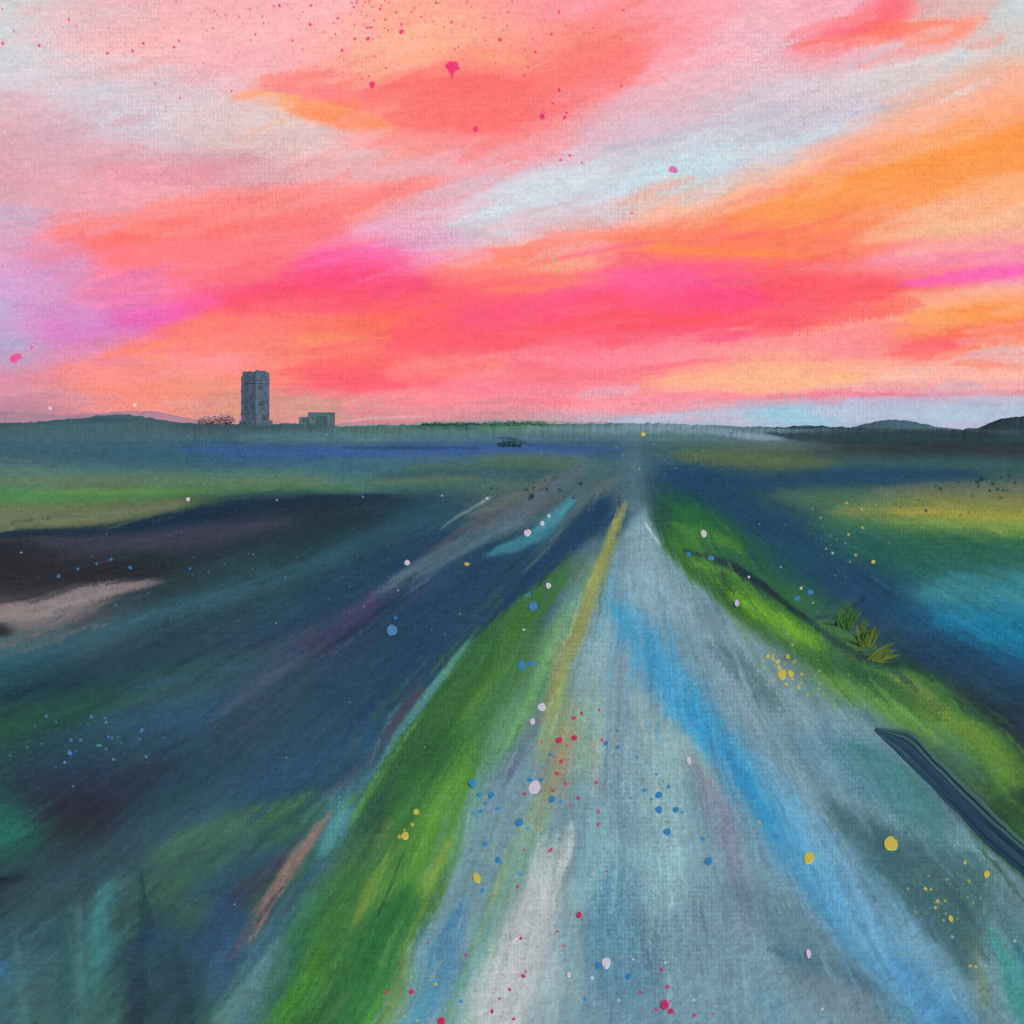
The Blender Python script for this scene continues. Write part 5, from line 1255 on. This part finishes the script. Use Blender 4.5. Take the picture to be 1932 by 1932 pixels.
tag(link_mesh('edging_board', np_mesh('edging_board', np.array(co_b), q, np.array(cb)), mat_tinted('grained_dark_wood', (20, 3, 20), .08, .3)),
    'long dark slate-blue grooved board lying between road and right verge', 'edging board')

# ---------------------------------------------------------------- spilt drops of paint on the ground
M_DROP = {k: mat_plain('paint_' + nme, h, 1.0, .05, 14, rough=.7) for k, (nme, h) in
          dict(l=('lilac', 'c4bad6'), b=('blue', '2878b0'), m=('magenta', 'b82c5c'), y=('yellow', 'bcae4c'), p=('pale_grey', 'b0aeb6'), f=('faded_blue', '3c7ca8'), w=('white', 'dcdce8'), g=('dark', '2a3c44')).items()}
def drop(Px, Py, r, k, label, ex=1.0, rz=0.0, seed=0, group=None):
    U, V, r = Px * .7728, Py * .7728, r * .7728
    rnd = random.Random(seed + int(Px * 7 + Py)); ph = [rnd.uniform(0, 6.28) for _ in range(3)]
    c0 = ground_at(U, V)
    bm = bmesh.new(); ctr = bm.verts.new(Vector((0, 0, .004))); rim = []; rim0 = []
    for i in range(28):
        a = i / 28 * 2 * math.pi
        rr_ = r * (1 + .07 * math.sin(2 * a + ph[0]) + .06 * math.sin(3 * a + ph[1]) + .03 * math.sin(5 * a + ph[2]))
        du, dv = rr_ * math.cos(a), rr_ * math.sin(a) * ex
        du, dv = du * math.cos(rz) - dv * math.sin(rz), du * math.sin(rz) + dv * math.cos(rz)
        p = ground_at(U + du, V + dv) - c0
        rim.append(bm.verts.new(p * .97 + Vector((0, 0, .004)))); rim0.append(bm.verts.new(p - Vector((0, 0, .006))))
    for i in range(28):
        j = (i + 1) % 28
        bm.faces.new((ctr, rim[i], rim[j])); bm.faces.new((rim[i], rim0[i], rim0[j], rim[j]))
    bmesh.ops.recalc_face_normals(bm, faces=bm.faces)
    o = bm_obj('paint_drop', bm, M_DROP[k], None, False); o.location = c0 + Vector((0, 0, .006))
    return tag(o, label, 'paint drop', group)
G_ = 'paint drops spattered over the road and fields'
for a in [
    (1305, 1923, 14, 'l', 'largest lilac paint drop, oval, at the left side of the road among blue specks', 1.15, .3),
    (1323, 1727, 9.5, 'l', 'round lilac paint drop on the purple line beside the yellow stripe'),
    (1300, 1762, 6.5, 'l', 'small lilac paint drop just below the larger one on the purple line'),
    (1257, 2285, 11.5, 'p', 'faint pale grey paint drop on the left edge of the white streak'),
    (1480, 2353, 11.5, 'l', 'big round lilac paint drop low in the middle of the road'),
    (1461, 2359, 7, 'b', 'small blue paint drop touching the left of the big lilac one low on the road'),
    (1389, 2381, 5, 'l', 'small white-lilac paint drop left of the big lilac one low on the road'),
    (1153, 1913, 9, 'b', 'blue paint drop at the bright green edge of the left verge'),
    (1200, 1942, 6.5, 'b', 'small blue paint drop just right of the verge, between verge and lilac oval'),
    (1170, 1941, 5, 'b', 'tiny blue paint drop just below the one on the bright green verge edge'),
    (1348, 1952, 8, 'b', 'blue paint drop right of the lilac oval on the road'),
    (1267, 2009, 10, 'b', 'large blue paint drop below the lilac oval on the road'),
    (1216, 2100, 6, 'b', 'blue paint drop alone lower left on the road near the olive line'),
    (1480, 1815, 5, 'b', 'small blue paint drop touching a pink speck high on the road'),
    (1609, 1942, 8, 'b', 'upper blue paint drop of the pair left of the mauve patch'),
    (1609, 1978, 8, 'b', 'lower blue paint drop of the pair left of the mauve patch'),
    (1650, 1978, 6.5, 'b', 'blue paint drop right of the pair, beside the mauve patch'),
    (1629, 2032, 8, 'b', 'blue paint drop below the pair left of the mauve patch'),
    (1535, 2385, 6, 'b', 'blue paint drop low on the road right of the big lilac one'),
    (1730, 2104, 8, 'b', 'upright oval blue paint drop on the mauve patch left of the blue streak', 1.3, .2),
    (1365, 1808, 7.5, 'm', 'crimson paint drop on the brown patch by the yellow stripe, left of its twin'),
    (1402, 1802, 6.5, 'm', 'crimson paint drop on the brown patch by the yellow stripe, right of its twin'),
    (1414, 2235, 6.5, 'm', 'magenta paint drop alone on the road right of the white streak'),
    (1077, 2496, 9.5, 'm', 'magenta paint drop cut by the bottom edge below the left verge'),
    (1005, 2423, 5, 'm', 'small magenta paint drop at the foot of the left verge'),
    (1623, 2455, 10, 'm', 'largest magenta paint drop, near the bottom of the road right of centre'),
    (1638, 2471, 6, 'm', 'smaller magenta paint drop just below the largest magenta one'),
    (1016, 1983, 6.5, 'y', 'yellow paint drop uppermost of those on the left verge'),
    (989, 2042, 9, 'y', 'largest yellow paint drop on the left verge above the dark seam'),
    (1164, 2145, 9.5, 'y', 'yellow paint drop on the road by the olive line right of the left verge', 1.15, -.3),
    (1975, 2096, 11, 'y', 'slanting oval yellow paint drop on the blue streak of the road', 1.45, .35),
    (2175, 2061, 16, 'y', 'largest yellow paint drop, on the dark teal patch at the right of the road', 1.1, .2),
    (2409, 2136, 6.5, 'y', 'small yellow paint drop at the top of the thin white line far right', 1.3, .2),
    (2321, 2244, 6, 'y', 'small yellow paint drop below the spattered patch on the right of the road'),
    (1682, 1858, 6, 'l', 'upright oval lilac paint drop beside the blue streak above the mauve patch', 1.4, 0),
    (1974, 2330, 6, 'l', 'upright oval lilac paint drop low on the right of the road', 1.6, -.15),
    (1288, 1301, 8.5, 'l', 'round lilac paint drop on the turquoise patch left of the road'),
    (1324, 1278, 5.5, 'l', 'small lilac paint drop up and right of the round one on the turquoise patch'),
    (994, 1374, 6.5, 'l', 'lilac paint drop where the farm track turns purple'),
    (1339, 1430, 6.5, 'l', 'lilac paint drop on the green point of the left verge'),
    (1287, 1448, 9.5, 'b', 'dull blue paint drop at the upper tip of the left verge'),
    (1302, 1481, 10.5, 'b', 'bright blue paint drop just below the dull one at the verge tip'),
    (1274, 1626, 10, 'b', 'larger blue paint drop of the pair in the middle of the left verge'),
    (1298, 1621, 7, 'b', 'smaller blue paint drop of the pair in the middle of the left verge'),
    (957, 1539, 12, 'f', 'faded blue paint drop alone in the dark left field', 1.1, 0),
    (1718, 1303, 7, 'l', 'lilac paint drop on the dark green ground at the far end of the right verge', 1.25, 0),
    (1829, 1408, 3.8, 'l', 'tiny lilac paint drop on the dark wavy ditch'),
    (1799, 1473, 6, 'l', 'lilac paint drop on the bright green of the right verge', 1.2, 0),
    (1736, 1363, 7.5, 'b', 'blue paint drop at the start of the dark wavy ditch', .8, 0),
    (1978, 1446, 7, 'b', 'blue paint drop on the dark green ground above the bend of the ditch', .85, 0),
    (1909, 1648, 11, 'y', 'largest yellow paint drop of the cluster at the right edge of the road'),
    (1930, 1645, 7.5, 'y', 'yellow paint drop touching the right side of the largest in the roadside cluster'),
    (1923, 1604, 5.5, 'y', 'topmost yellow paint drop of the cluster at the right edge of the road'),
    (2132, 1372, 4.5, 'y', 'tiny yellow paint drop on the deep green right field'),
    (459, 1219, 5, 'w', 'white paint drop at the edge of the dark left field under the green strip'),
]:
    px, py, r_, k_, lab = a[:5]
    drop(px, py, r_, k_, lab, *(a[5:] if len(a) > 5 else ()), group=G_)
